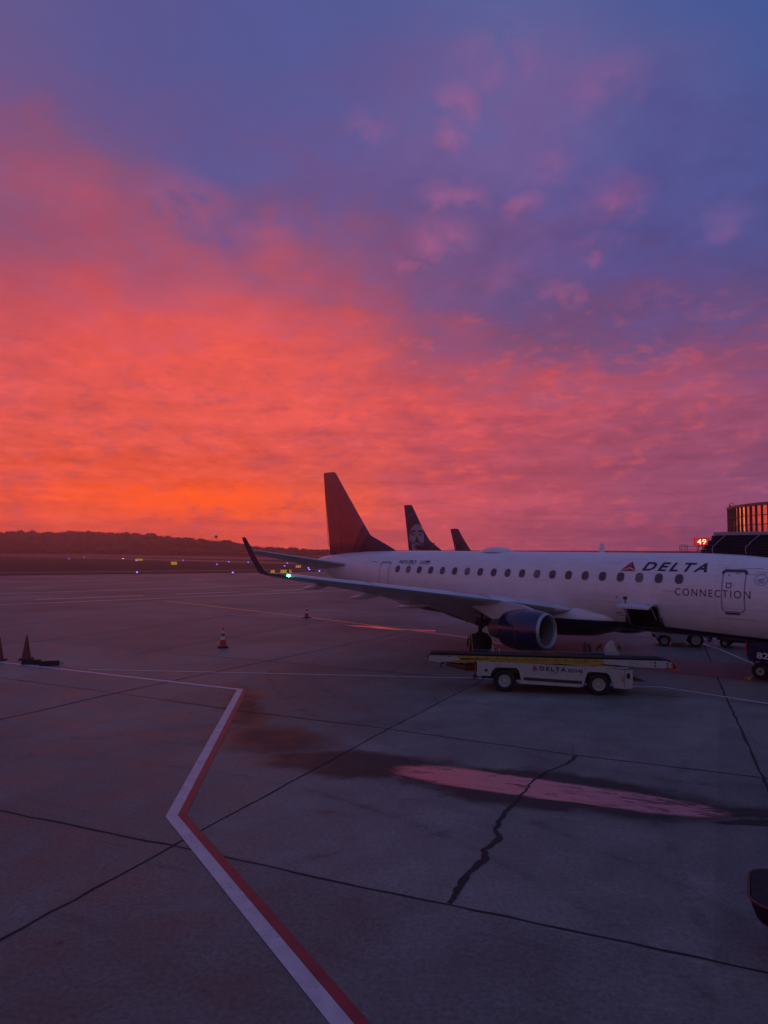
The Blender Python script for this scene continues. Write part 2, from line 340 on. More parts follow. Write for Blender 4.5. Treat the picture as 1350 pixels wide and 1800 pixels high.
def ground_material():
    m, q, b = mat('apron_concrete')
    P = q.node('ShaderNodeNewGeometry').outputs['Position']
    X, Y, Z = q.sep(P)
    big = q.noise(P, .12, 5, .55, .4); mid = q.noise(P, .9, 6, .62, .3); fin = q.noise(P, 14., 5, .7); grit = q.noise(P, 90., 3, .6)
    base = q.ramp(q.math('ADD', q.math('MULTIPLY', big, .55), q.math('MULTIPLY', mid, .45)),
                  [(.34, (.082, .088, .073)), (.5, (.148, .156, .134)), (.66, (.225, .234, .202))])
    # each poured slab is a little different
    ux = q.math('ADD', q.math('MULTIPLY', X, .898), q.math('MULTIPLY', Y, -.44)); uy = q.math('ADD', q.math('MULTIPLY', X, .42), q.math('MULTIPLY', Y, .907))
    sl = q.comb(q.math('FLOOR', q.math('DIVIDE', q.math('ADD', ux, .2), 8.1)), q.math('FLOOR', q.math('DIVIDE', q.math('SUBTRACT', uy, 1.1), 8.1)), 0.)
    wn = q.node('ShaderNodeTexWhiteNoise'); q.put(wn.inputs[0], sl)
    h = q.node('ShaderNodeHueSaturation'); q.put(h.inputs['Color'], base)
    q.put(h.inputs['Value'], q.math('ADD', q.maprange(wn.outputs[0], 0, 1, .84, 1.16), q.maprange(fin, .3, .7, -.32, .32)))
    c = h.outputs[0]
    # damp and oil stains
    wx = q.math('ADD', X, q.math('MULTIPLY', q.math('SUBTRACT', mid, .5), 1.6)); wy = q.math('ADD', Y, q.math('MULTIPLY', q.math('SUBTRACT', q.noise(P, .7, 5, .6, w=4.), .5), 1.6))
    def blob(cx, cy, rx, ry, ang, soft=.35):
        dx = q.math('SUBTRACT', wx, cx); dy = q.math('SUBTRACT', wy, cy); ca, sa = cos(radians(ang)), sin(radians(ang))
        u = q.math('DIVIDE', q.math('ADD', q.math('MULTIPLY', dx, ca), q.math('MULTIPLY', dy, sa)), rx)
        v = q.math('DIVIDE', q.math('SUBTRACT', q.math('MULTIPLY', dy, ca), q.math('MULTIPLY', dx, sa)), ry)
        d = q.math('SQRT', q.math('ADD', q.math('MULTIPLY', u, u), q.math('MULTIPLY', v, v)))
        return q.maprange(d, 1 + soft, 1 - soft, smooth=True)
    damp = None
    for a in ((-.7, 16.0, 2.3, .85, -8, .3), (-2.9, 18.0, 1.7, 1.2, -35, .5), (-4.3, 21.8, .6, 3.0, 14, .5), (3.4, 14.3, 3.4, 1.15, -20, .2), (6.4, 13.2, 1.5, .28, -14, .4)):
        k = blob(*a); damp = k if damp is None else q.math('MAXIMUM', damp, k)
    c = q.mix(q.math('MULTIPLY', damp, .85), c, (.024, .020, .020, 1))
    # drips and spots
    v = q.node('ShaderNodeTexVoronoi'); q.put(v.inputs['Vector'], P); v.inputs['Scale'].default_value = .85
    vr = q.node('ShaderNodeTexVoronoi'); q.put(vr.inputs['Vector'], P); vr.inputs['Scale'].default_value = 2.6
    s1 = q.maprange(q.math('ADD', v.outputs['Distance'], q.math('MULTIPLY', fin, .06)), .10, .05)
    s2 = q.maprange(q.math('ADD', vr.outputs['Distance'], q.math('MULTIPLY', fin, .06)), .10, .06)
    pick = q.maprange(q.sep(v.outputs['Color'])[0], .55, .56); pick2 = q.maprange(q.sep(vr.outputs['Color'])[0], .78, .79)
    spots = q.math('MAXIMUM', q.math('MULTIPLY', s1, pick), q.math('MULTIPLY', s2, pick2))
    c = q.mix(q.math('MULTIPLY', spots, .55), c, (.022, .021, .024, 1))
    # pale worn patches with exposed aggregate
    wp = q.math('MULTIPLY', q.maprange(q.noise(P, .32, 5, .65, w=9.), .54, .66), q.maprange(grit, .56, .62))
    c = q.mix(q.math('MULTIPLY', wp, .6), c, (.32, .31, .30, 1))
    # tyre scuffs
    sc = q.noise(q.comb(q.math('MULTIPLY', ux, .25), q.math('MULTIPLY', uy, 3.), 0.), 1.2, 4, .6)
    c = q.mix(q.maprange(sc, .62, .75, 0, .35), c, (.035, .034, .038, 1))
    q.put(b.inputs['Base Color'], c)
    q.put(b.inputs['Roughness'], q.math('SUBTRACT', q.maprange(mid, .3, .7, .55, .75), q.math('MULTIPLY', damp, .10)))
    q.put(b.inputs['Specular IOR Level'], q.maprange(damp, 0, 1, .30, .10))
    bn = q.node('ShaderNodeBump'); bn.inputs['Strength'].default_value = .35; bn.inputs['Distance'].default_value = .006
    q.put(bn.inputs['Height'], q.math('ADD', fin, grit)); q.nt.links.new(bn.outputs[0], b.inputs['Normal'])
    return m
M['apron'] = ground_material()
def simple_ground(name, c, scale, var=.3, rough=.85):
    m, q, b = mat(name); P = q.node('ShaderNodeNewGeometry').outputs['Position']
    n = q.noise(P, scale, 7, .65, .4); n2 = q.noise(P, scale * .12, 4, .5)
    h = q.node('ShaderNodeHueSaturation'); h.inputs['Color'].default_value = tuple(c) + (1,)
    q.put(h.inputs['Value'], q.maprange(q.math('ADD', q.math('MULTIPLY', n, .5), q.math('MULTIPLY', n2, .5)), .3, .7, 1 - var, 1 + var))
    q.put(b.inputs['Base Color'], h.outputs[0]); b.inputs['Roughness'].default_value = rough; b.inputs['Specular IOR Level'].default_value = .25
    return m
M['grass'] = simple_ground('grass_field', (.030, .034, .020), .06, .45, .95)
M['asphalt'] = simple_ground('taxiway_asphalt', (.085, .083, .084), .1, .2, .6)
def paint(name, c, wear_lo=.52, wear_hi=.60, rough=.55, dens=7.):
    """worn paint: concrete shows through where it has flaked"""
    m, q, b = mat(name); P = q.node('ShaderNodeNewGeometry').outputs['Position']
    n = q.noise(P, dens, 7, .7, .4); n2 = q.noise(P, 1.1, 4, .5)
    f = q.math('ADD', q.math('MULTIPLY', n, .65), q.math('MULTIPLY', n2, .35))
    dirt = q.mix(q.maprange(q.noise(P, 3., 6, .6), .35, .7), tuple(c) + (1,), tuple(x * .72 for x in c) + (1,))
    q.put(b.inputs['Base Color'], q.mix(q.maprange(f, wear_lo, wear_hi), dirt, (.085, .083, .085, 1)))
    b.inputs['Roughness'].default_value = rough
    return m
M['p_white'] = paint('marking_white', (.54, .54, .55), .60, .64, .6, 14.)
M['p_red'] = paint('marking_red', (.30, .022, .026), .59, .65, .6, 12.)
M['p_thin'] = paint('marking_thin_white', (.72, .68, .68), .60, .74)
M['p_yellow'] = paint('marking_yellow', (.72, .40, .13), .60, .74)
M['p_zone'] = paint('marking_worn_red', (.17, .03, .035), .44, .56, .6, 3.)
M['joint'] = wearm('joint_sealant', (.018, .017, .018), .9, 0, .3, 6)

def sheet(name, pts, z, m, kind='structure'):
    bm = BM(); bm.faces.new([bm.verts.new((p[0], p[1], z)) for p in pts])
    bmesh.ops.recalc_face_normals(bm, faces=bm.faces)
    if bm.faces[:][0].normal.z < 0: bmesh.ops.reverse_faces(bm, faces=bm.faces[:])
    return struct(obj(name, bm, m, smooth=False), kind)
sheet('ground', [(-7000, -300), (7000, -300), (7000, 9000), (-7000, 9000)], -.008, M['grass'])
e0, e1 = Vector((-69.5, 125.6)), Vector((-14.4, 152.7)); ed = (e1 - e0).normalized()
L0, L1 = e0 - ed * 250, e0 + ed * 420
sheet('apron', [(-300, -60), (300, -60), (400, 60), tuple(L1), tuple(L0)], -.004, M['apron'])
def strip(name, a, b, w, z, m):
    a, b = Vector(a), Vector(b); d = (b - a).normalized(); n = Vector((-d.y, d.x)) * w / 2
    return sheet(name, [a + n, b + n, b - n, a - n], z, m)
strip('taxiway', (-330, 560), (90, 120), 18, -.004, M['asphalt'])
strip('taxiway', (-240, 470), (120, 60), 14, -.0045, M['asphalt']) if False else None
strip('runway', (-900, 1190), (160, 150), 34, -.004, M['asphalt'])
sheet('taxiway_shoulder', [tuple(e0 - ed*250 + Vector((-1, 2))*6.5), tuple(e0 + ed*300 + Vector((-1, 2))*6.5), tuple(e0 + ed*300 + Vector((-1, 2))*9), tuple(e0 - ed*250 + Vector((-1, 2))*9)], -.004, M['asphalt'])

# slab joints and the sealed crack
def wob(pts, step=.35, amp=.018):
    out = []
    for a, b in zip(pts, pts[1:]):
        a, b = Vector(a), Vector(b); n = max(1, int((b - a).length / step)); d = (b - a).normalized(); nn = Vector((-d.y, d.x))
        for i in range(n): out.append(a + (b - a) * i / n + nn * random.uniform(-amp, amp))
    out.append(Vector(pts[-1])); return out
def vribbon(bm, pts, ws, z):
    prev = None
    for i, p in enumerate(pts):
        d = (pts[min(i+1, len(pts)-1)] - pts[max(i-1, 0)]).normalized(); n = Vector((-d.y, d.x))
        w = ws[i] if hasattr(ws, '__len__') else ws * random.uniform(.55, 1.05)
        a = bm.verts.new((p.x + n.x*w/2, p.y + n.y*w/2, z)); b = bm.verts.new((p.x - n.x*w/2, p.y - n.y*w/2, z))
        if prev: bm.faces.new((prev[1], b, a, prev[0]))
        prev = (a, b)
bm = BM()
uxv, uyv = Vector((.440, .898)), Vector((.907, -.421))
for pts, w in (([(-7.6, 2.9), (-4.76, 8.87), (-3.36, 11.81), (.17, 19.13), (3.18, 25.1), (8.2, 35.3)], .062),
               ([(-12, 15.2), (-7.12, 13.12), (-3.28, 11.55), (-.27, 10.23), (.91, 9.76), (4.44, 8.24), (9, 6.2)], .052),
               ([(-14.5, 26.4), (-8.71, 23.49), (-4.18, 21.08), (.25, 19.01), (4.54, 16.71), (8.23, 15.06), (13, 12.8)], .055),
               ([(17.2, 37.6), (12.38, 25.76), (8.17, 15.17), (6.4, 10.7)], .075),
               ([(-13.6, 15.5), (-10.6, 20.58), (-9.15, 23.49), (-7.7, 26.05), (-2.15, 35.33), (3.0, 44.3)], .085),
               ([(-9, 32.3), (-3.24, 29.57), (-1.26, 28.48), (7.2, 24.6), (14, 21.2)], .06)):
    vribbon(bm, wob(pts), w, .0005 if w < .06 else .001)
for k in range(5, 16):     # farther joints of the same slab grid
    a = Vector((.42, .907)) * (1.1 + 8.1 * k); vribbon(bm, wob([a - uyv*60, a + uyv*70], 3.), .07, .0007)
for k in range(-7, 9):
    if k in (-2, -1, 0): continue
    a = Vector((.898, -.44)) * (-.2 + 8.1 * k) + uxv * 34; vribbon(bm, wob([a - uxv*10, a + uxv*95], 3.), .07, .0012)
struct(obj('pavement_joints', bm, M['joint'], smooth=False))
bm = BM()
cr = [(4.51, 16.62), (4.42, 16.35), (4.07, 15.92), (3.6, 15.5), (3.11, 14.77), (2.85, 14.2), (2.46, 13.47), (2.2, 13.0), (1.94, 12.26), (1.97, 11.95), (1.63, 11.47), (1.62, 11.2), (1.3, 10.68), (1.08, 10.2), (.91, 9.79)]
cw = [.09, .08, .035, .035, .045, .05, .07, .085, .07, .11, .08, .125, .10, .10, .07]
pts, ws = [], []
for i in range(len(cr) - 1):
    a, b = Vector(cr[i]), Vector(cr[i+1]); n = 6
    for k in range(n):
        pts.append(a + (b - a) * k / n + Vector((random.uniform(-.022, .022), random.uniform(-.012, .012)))); ws.append((cw[i] + (cw[i+1] - cw[i]) * k / n) * random.uniform(.75, 1.3))
pts.append(Vector(cr[-1])); ws.append(.08)
vribbon(bm, pts, ws, .007)
vribbon(bm, wob([(4.55, 16.8), (4.72, 17.6)], .2, .02), .014, .002)
struct(obj('pavement_crack', bm, M['joint'], smooth=False))

# puddle: a shallow irregular film of water with the red sky reflection painted into its salmon base colour
m, q, b = mat('puddle_water'); P = q.node('ShaderNodeNewGeometry').outputs['Position']
X_, Y_, Z_ = q.sep(P)
al = q.comb(q.math('ADD', q.math('MULTIPLY', X_, .93), q.math('MULTIPLY', Y_, -.37)), q.math('MULTIPLY', q.math('ADD', q.math('MULTIPLY', X_, .37), q.math('MULTIPLY', Y_, .93)), 4.5), 0.)
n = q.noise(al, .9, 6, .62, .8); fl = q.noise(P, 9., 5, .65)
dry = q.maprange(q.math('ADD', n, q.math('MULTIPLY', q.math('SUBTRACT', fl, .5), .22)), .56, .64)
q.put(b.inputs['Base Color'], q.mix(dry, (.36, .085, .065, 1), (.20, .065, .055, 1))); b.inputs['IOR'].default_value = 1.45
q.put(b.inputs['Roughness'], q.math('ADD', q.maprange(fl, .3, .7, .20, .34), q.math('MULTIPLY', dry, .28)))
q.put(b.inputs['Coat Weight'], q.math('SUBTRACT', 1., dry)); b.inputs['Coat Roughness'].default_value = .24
bn = q.node('ShaderNodeBump'); bn.inputs['Strength'].default_value = .25; bn.inputs['Distance'].default_value = .012
q.put(bn.inputs['Height'], q.math('ADD', fl, n)); q.nt.links.new(bn.outputs[0], b.inputs['Normal'])
dx = q.math('SUBTRACT', X_, 3.3); dy = q.math('SUBTRACT', Y_, 14.33); ca, sa = cos(radians(-23.5)), sin(radians(-23.5))
u_ = q.math('ADD', q.math('MULTIPLY', dx, ca), q.math('MULTIPLY', dy, sa)); v_ = q.math('SUBTRACT', q.math('MULTIPLY', dy, ca), q.math('MULTIPLY', dx, sa))
# narrower toward the near right end
wd = q.maprange(u_, -3.2, 3.2, .66, .50)
e_ = q.math('ADD', q.math('POWER', q.math('ABSOLUTE', q.math('DIVIDE', u_, 3.3)), 4.), q.math('POWER', q.math('ABSOLUTE', q.math('DIVIDE', v_, wd)), 2.2))
e_ = q.math('ADD', e_, q.math('MULTIPLY', q.math('SUBTRACT', n, .5), .9))
far = q.math('GREATER_THAN', Y_, 25.)
# streaks where the film has dried, mostly toward the right end
holes = q.maprange(q.math('ADD', q.noise(al, 1.5, 7, .65, 1.2, w=4.), q.maprange(u_, -1.5, 3., -.10, .03)), .50, .58)
alpha = q.math('MULTIPLY', q.maprange(e_, 1.25, .62, smooth=True), q.math('SUBTRACT', 1., q.math('MULTIPLY', holes, q.maprange(u_, -2.2, 2.6, .08, .75))))
alpha = q.math('MAXIMUM', alpha, far)
q.put(b.inputs['Alpha'], alpha)
M['water'] = m
def frac(pts, amp, it=3):
    P = [Vector(p) for p in pts]
    for k in range(it):
        out = []
        for i in range(len(P)):
            a, b2 = P[i], P[(i+1) % len(P)]; d = b2 - a; n = Vector((-d.y, d.x)).normalized()
            out += [a, (a + b2) / 2 + n * random.uniform(-amp, amp) * min(1, d.length)]
        P = out; amp *= .6
    return P
def puddle(pts, amp, z=.004):
    bm = BM(); f = bm.faces.new([bm.verts.new((p.x, p.y, z)) for p in frac(pts, amp)])
    bmesh.ops.triangulate(bm, faces=[f]); bmesh.ops.recalc_face_normals(bm, faces=bm.faces)
    if bm.faces[:][0].normal.z < 0: bmesh.ops.reverse_faces(bm, faces=bm.faces[:])
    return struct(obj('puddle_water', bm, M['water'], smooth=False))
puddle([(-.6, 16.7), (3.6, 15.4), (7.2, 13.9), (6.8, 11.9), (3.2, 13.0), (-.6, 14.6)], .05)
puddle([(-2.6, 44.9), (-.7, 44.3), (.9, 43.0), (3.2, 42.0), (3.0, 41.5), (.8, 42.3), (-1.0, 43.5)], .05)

m, q, b = mat('tyre_marks'); P = q.node('ShaderNodeNewGeometry').outputs['Position']
b.inputs['Base Color'].default_value = (.018, .017, .018, 1); b.inputs['Roughness'].default_value = .7
q.put(b.inputs['Alpha'], q.math('MULTIPLY', q.maprange(q.noise(P, 2.2, 7, .7), .45, .68), .2)); M['tyre_mark'] = m
bm = BM()
for (cx, cy, r_, a0, a1) in ((14, 30, 17, 165, 262), (-9, 3, 13.5, 15, 95), (22, 6, 16.5, 120, 200), (-14, 34, 15.5, -70, 12), (6, -2, 15, 20, 120)):
    for dr in (0, 1.65):
        vribbon(bm, [Vector((cx + (r_ + dr) * cos(radians(a0 + (a1 - a0) * i / 40)), cy + (r_ + dr) * sin(radians(a0 + (a1 - a0) * i / 40)))) for i in range(41)], [.2] * 41, .0022 + dr * .0004)
struct(obj('tyre_marks', bm, M['tyre_mark'], smooth=False))
# painted markings
Wl = [(-18.5, 31.0), (-4.98, 24.28), (-3.86, 12.88), (2.3, 3.0)]
bm = BM(); ribbon(bm, Wl, .21, .004); struct(obj('boundary_line_white', bm, M['p_white'], smooth=False))
bm = BM(); ribbon(bm, Wl, .145, .0045, .18); struct(obj('boundary_line_red', bm, M['p_red'], smooth=False))
bm = BM(); ribbon(bm, [(-11.9, 28.2), (-5.58, 27.55), (3.36, 26.54), (8.82, 25.0), (9.93, 24.9), (12.23, 22.3), (16, 18)], .09, .005); struct(obj('service_line_white', bm, M['p_thin'], smooth=False))
bm = BM(); ribbon(bm, [(16.7, 37.5), (16.6, 34.5), (15.9, 30.0), (15.4, 27.0)], .12, .005); struct(obj('stand_line_white', bm, M['p_thin'], smooth=False))
bm = BM(); ribbon(bm, [(-20.45, 65.2), (-16.22, 61.04), (-5.51, 50.03), (4.33, 39.13), (7.9, 32.9), (10.2, 30.2)], .36, .005); struct(obj('lead_in_line_yellow', bm, M['p_yellow'], smooth=False))
bm = BM(); ribbon(bm, [(-60, 42.5), (-33.41, 60.49), (-22.49, 68.5), (-6.33, 81.56), (20, 101)], .42, .005); struct(obj('taxilane_edge_line', bm, M['p_thin'], smooth=False))
bm = BM()
for a, c in (((-60, 49), (-45, 59)), ((-33.57, 66.68), (-25.3, 73.0)), ((-22.6, 75.2), (-16.5, 79.8)), ((-13.3, 82.2), (-8.5, 86.0)), ((-5, 88.5), (2, 93.5))): ribbon(bm, [a, c], .5, .005)
struct(obj('taxilane_dashes', bm, M['p_thin'], smooth=False))
bm = BM(); ribbon(bm, [(-60, 62), (-25.5, 87), (10, 114)], .42, .005); struct(obj('taxilane_line_far', bm, M['p_thin'], smooth=False))
sheet('red_zone_marking', frac([(9.5, 29.8), (11.3, 28.0), (12.9, 26.9), (15.0, 25.4), (17, 27.4), (15.2, 30.2), (12.4, 31.4)], .12), .003, M['p_zone'])
bm = BM(); ribbon(bm, [(11.3, 28.05), (12.8, 26.95), (14.2, 25.95), (16, 24.6)], .13, .006); struct(obj('red_zone_edge_line', bm, M['p_red'], smooth=False))

# ------------------------------------------------------------------ woodland on the far side of the field
_b = BM(); bmesh.ops.create_icosphere(_b, subdivisions=2, radius=1.); _b.verts.ensure_lookup_table()
ICO_V = [v.co.copy() for v in _b.verts]; ICO_F = [[v.index for v in f.verts] for f in _b.faces]; _b.free()
def woodland():
    bm = BM(); rng = random.Random(3)
    tops = [(-200, 934), (0, 936), (40, 934), (70, 937), (150, 935), (240, 938), (290, 944), (330, 947), (365, 952), (400, 951), (440, 961), (480, 963), (573, 968), (700, 969), (900, 970), (1500, 970)]
    def top(px):
        for (a, b), (c, d) in zip(tops, tops[1:]):
            if a <= px <= c: return b + (d - b) * (px - a) / (c - a)
        return 967
    def clump(c, r, rz):
        off = Vector((rng.random() * 50, rng.random() * 50, 0)); vs = []
        for co in ICO_V:
            n = noise.fractal(co * 1.7 + off, 1., 2., 4)
            vs.append(bm.verts.new(Vector(c) + Vector((co.x * r, co.y * r, co.z * rz)) * (1 + .45 * n)))
        for f in ICO_F: bm.faces.new([vs[i] for i in f])
    px = -180.
    while px < 1340:
        D = 640 + 60 * sin(px * .011) + (0 if px > 300 else (300 - px) * .25)
        H = max(3.0, CAM_H + (967 - top(px)) * D / 1214)
        x = (px - 675) / 1214 * D
        for k in range(3 if px < 640 else 2):
            dd = rng.uniform(-10, 40); h = H * rng.uniform(.80, 1.0); r = rng.uniform(3.2, 6.6) * (1 if H > 9 else .55)
            X0 = x + rng.uniform(-4, 4); s_ = (D + dd) / D
            tube(bm, (X0*s_, D+dd, -.5), (X0*s_, D+dd, h*.6), .4, .25, 5)
            clump((X0*s_, D+dd, h - r * .75), r, r * .85)
            clump((X0*s_ + rng.uniform(-3, 3), D+dd + rng.uniform(-3, 3), h * .52), r * 1.5, h * .42); clump((X0*s_ + rng.uniform(-4, 4), D+dd - 4, h * .22), r * 1.7, h * .26)
            for j in range(26):      # loose leafy sprays around the crown so the outline is uneven
                a, e = rng.uniform(0, 2*pi), rng.uniform(-.2, 1.4); q = r * rng.uniform(.85, 1.2)
                p = Vector((X0*s_ + q * cos(a) * cos(e), D+dd + q * sin(a) * cos(e), h - r*.75 + q * sin(e) * .9)); w = rng.uniform(.35, .95)
                u = Vector((rng.gauss(0, 1), rng.gauss(0, .5), rng.gauss(0, 1))).normalized() * w; vv = Vector((rng.gauss(0, 1), rng.gauss(0, .5), rng.gauss(0, 1))).normalized() * w
                bm.faces.new([bm.verts.new(p - u), bm.verts.new(p + vv), bm.verts.new(p + u)])
        px += rng.uniform(3.5, 8) if px < 640 else 14
    o = obj('woodland', bm, M['foliage'], smooth=False); return tag(o, 'dark wooded ridge running along the far side of the airfield under the sunset', 'woodland', kind='stuff')
woodland()
bm = BM(); tube(bm, (0, 0, 0), (0, 0, 14.6), .32, .16, 8); t = thing('beacon_mast', 'thin mast with a ball top rising just above the far treeline', 'mast', (-145, 597, 0))
obj('mast_pole', bm, M['black'], t)
bm = BM(); lathe(bm, [(14.4, .1), (14.8, 1.0), (15.7, 1.5), (16.6, 1.1), (17.1, .1)], (0, 0, 0), (0, 0, 1), 12); obj('beacon_head', bm, M['black'], t)
# ------------------------------------------------------------------ parked regional jet (local frame: +x nose, +y port, z up; s = metres aft of nose)
def A(s, r, z): return Vector((15.5 - s, -r, z))
FUS = [  # s, top, bottom, half width
 (0.0, 2.53, 2.43, .06), (.15, 2.82, 2.2, .34), (.5, 3.15, 1.98, .62), (1.0, 3.52, 1.8, .88), (1.6, 3.97, 1.65, 1.09), (2.3, 4.30, 1.53, 1.27), (3.0, 4.50, 1.47, 1.38),
 (3.9, 4.64, 1.45, 1.455), (5.0, 4.74, 1.44, 1.495), (6.0, 4.785, 1.44, 1.505), (7.0, 4.79, 1.44, 1.505), (7.75, 4.79, 1.44, 1.505), (9.05, 4.79, 1.44, 1.505), (11, 4.79, 1.44, 1.505), (14, 4.79, 1.44, 1.505), (17, 4.79, 1.44, 1.505), (20, 4.79, 1.44, 1.505),
 (21.0, 4.79, 1.47, 1.5), (22.5, 4.785, 1.64, 1.46), (24, 4.77, 1.92, 1.36), (26, 4.72, 2.32, 1.14), (28, 4.60, 2.75, .86), (29.5, 4.46, 3.14, .58), (30.4, 4.32, 3.45, .34), (30.9, 4.18, 3.7, .16), (31.0, 4.05, 3.85, .05)]
def sec(s):
    for a, b in zip(FUS, FUS[1:]):
        if a[0] <= s <= b[0]:
            t = (s - a[0]) / (b[0] - a[0]); return [a[i] + (b[i] - a[i]) * t for i in (1, 2, 3)]
    return FUS[-1][1:]
def side_r(s, z):
    t, b, w = sec(s); c = (t + b) / 2; h = (t - b) / 2; return w * sqrt(max(0.02, 1 - ((z - c) / h) ** 2))
def skin(s, z, off=.006, sgn=1):
    t, b, w = sec(s); c = (t + b) / 2; h = (t - b) / 2; r = side_r(s, z)
    n = Vector((0, r / w ** 2, (z - c) / h ** 2)).normalized()
    return A(s, sgn * (r + n.y * off), z + n.z * off)
def on_skin(bm, off=.006, step=.06, sgn=1):
    """bm in (x = -s , y = z) 2-D; wrap it on the fuselage side"""
    slice_y(bm, step)
    for v in bm.verts: v.co = skin(-v.co.x, v.co.y, off, sgn)
    return bm
def ring2(outer, inner):
    bm = BM(); a = [bm.verts.new((p[0], p[1], 0)) for p in outer]; b = [bm.verts.new((p[0], p[1], 0)) for p in inner]; n = len(a)
    for i in range(n): bm.faces.new((a[i], a[(i+1) % n], b[(i+1) % n], b[i]))
    return bm

def jet_paint(line_z=1.87):
    m, q, b = mat('fuselage_paint'); T = q.node('ShaderNodeTexCoord').outputs['Object']; X, Y, Z = q.sep(T)
    thr = q.math('SUBTRACT', line_z, q.math('MULTIPLY', q.maprange(X, 6.4, 15.5, 0, 9.1), .043))
    navy = q.math('LESS_THAN', Z, thr)
    n = q.noise(T, 1.2, 6, .6, .3); streak = q.noise(q.comb(q.math('MULTIPLY', X, .6), q.math('MULTIPLY', Z, 6.), Y), 1.5, 5, .6)
    wv = q.math('ADD', q.maprange(n, .3, .7, .94, 1.03), q.maprange(streak, .5, .75, 0, -.14))
    h = q.node('ShaderNodeHueSaturation'); h.inputs['Color'].default_value = (.74, .74, .77, 1); q.put(h.inputs['Value'], wv)
    # skin panel seams (real butt joints every ~3 m and lap joints)
    sx = q.math('ABSOLUTE', q.math('SUBTRACT', q.math('MODULO', q.math('ADD', X, 40.), 2.44), 1.22)); seam = q.maprange(sx, .012, .004)
    sz = q.math('ABSOLUTE', q.math('SUBTRACT', Z, 2.72)); seam2 = q.maprange(sz, .010, .004)
    s3 = q.math('ABSOLUTE', q.math('SUBTRACT', Z, 4.33)); seam3 = q.maprange(s3, .010, .004)
    sm = q.math('MULTIPLY', q.math('MAXIMUM', q.math('MAXIMUM', seam, seam2), seam3), .34)
    white = q.mix(sm, h.outputs[0], (.25, .25, .28, 1))
    q.put(b.inputs['Base Color'], q.mix(navy, white, (.006, .009, .035, 1)))
    q.put(b.inputs['Roughness'], q.maprange(n, .3, .7, .30, .42)); b.inputs['Coat Weight'].default_value = .25; b.inputs['Coat Roughness'].default_value = .2
    return m
def fin_paint(kind):
    m, q, b = mat('fin_paint_' + kind); T = q.node('ShaderNodeTexCoord').outputs['Object']; X, Y, Z = q.sep(T)
    if kind == 'delta':
        # two-tone red chevron over a navy base
        d1 = q.math('ADD', q.math('MULTIPLY', X, -1.0), q.math('MULTIPLY', Z, .62))    # falls forward
        d2 = q.math('ADD', q.math('MULTIPLY', X, .9), q.math('MULTIPLY', Z, 1.0))
        red1 = q.maprange(d1, 14.9, 15.0); red2 = q.maprange(d1, 14.2, 14.22)
        navy = q.math('MAXIMUM', q.maprange(d2, -5.6, -5.5), 0.) if False else None
        edge = q.math('MULTIPLY', q.math('SUBTRACT', red2, red1), 1.)
        c = q.mix(red2, (.12, .018, .045, 1), (.30, .035, .045, 1)); c = q.mix(red1, c, (.62, .07, .06, 1))
        low = q.maprange(Z, 5.3, 4.9); c = q.mix(q.math('MULTIPLY', low, .6), c, (.03, .01, .035, 1))
    elif kind == 'alaska':
        n = q.noise(T, .5, 3, .5); c = q.mix(q.maprange(n, .4, .6), (.010, .018, .050, 1), (.014, .024, .062, 1))
    else:
        c = (.010, .011, .035, 1)
    n = q.noise(T, 1.5, 5, .6); h = q.node('ShaderNodeHueSaturation'); q.put(h.inputs['Color'], c); q.put(h.inputs['Value'], q.maprange(n, .3, .7, .88, 1.1))
    q.put(b.inputs['Base Color'], h.outputs[0]); b.inputs['Roughness'].default_value = .38; b.inputs['Coat Weight'].default_value = .2
    return m
M['jet'] = jet_paint(); M['fin_d'] = fin_paint('delta'); M['fin_a'] = fin_paint('alaska'); M['fin_n'] = fin_paint('navy')

def airfoil(n=11, t=.12):
    up, lo = [], []
    for i in range(n):
        x = (1 - cos(pi * i / (n - 1))) / 2
        y = 5 * t * (.2969 * sqrt(x) - .126 * x - .3516 * x**2 + .2843 * x**3 - .1036 * x**4)
        up.append((x, y * 1.1 + .02 * sin(pi * x))); lo.append((x, -y * .9 + .02 * sin(pi * x)))
    return up + lo[-2:0:-1]
def surf(bm, st, sgn=1, cant=None):
    """stations: (r, s_le, chord, z, thickness, cant angle rad, incidence)"""
    rings = []
    for r, s, c, z, t, ca, inc in st:
        ring = []
        for x, y in airfoil(13, t):
            dx = x * c; dy = y * c - inc * (x - .25) * c
            ring.append(A(s + dx, sgn * (r - dy * sin(ca)), z + dy * cos(ca)))
        rings.append(ring)
    loft(bm, rings); bmesh.ops.recalc_face_normals(bm, faces=bm.faces)
def fin_bm(pts_le, pts_te, zs, thick):
    """fin as stacked symmetric airfoils: le(z), te(z)"""
    bm = BM(); rings = []
    for z, le, te, th in zip(zs, pts_le, pts_te, thick):
        c = te - le; ring = []
        for x, y in airfoil(11, th):
            yy = y if True else 0
            ring.append(A(le + x * c, (y - .02 * sin(pi * x)) * c, z))
        rings.append(ring)
    loft(bm, rings); bmesh.ops.recalc_face_normals(bm, faces=bm.faces); return bm

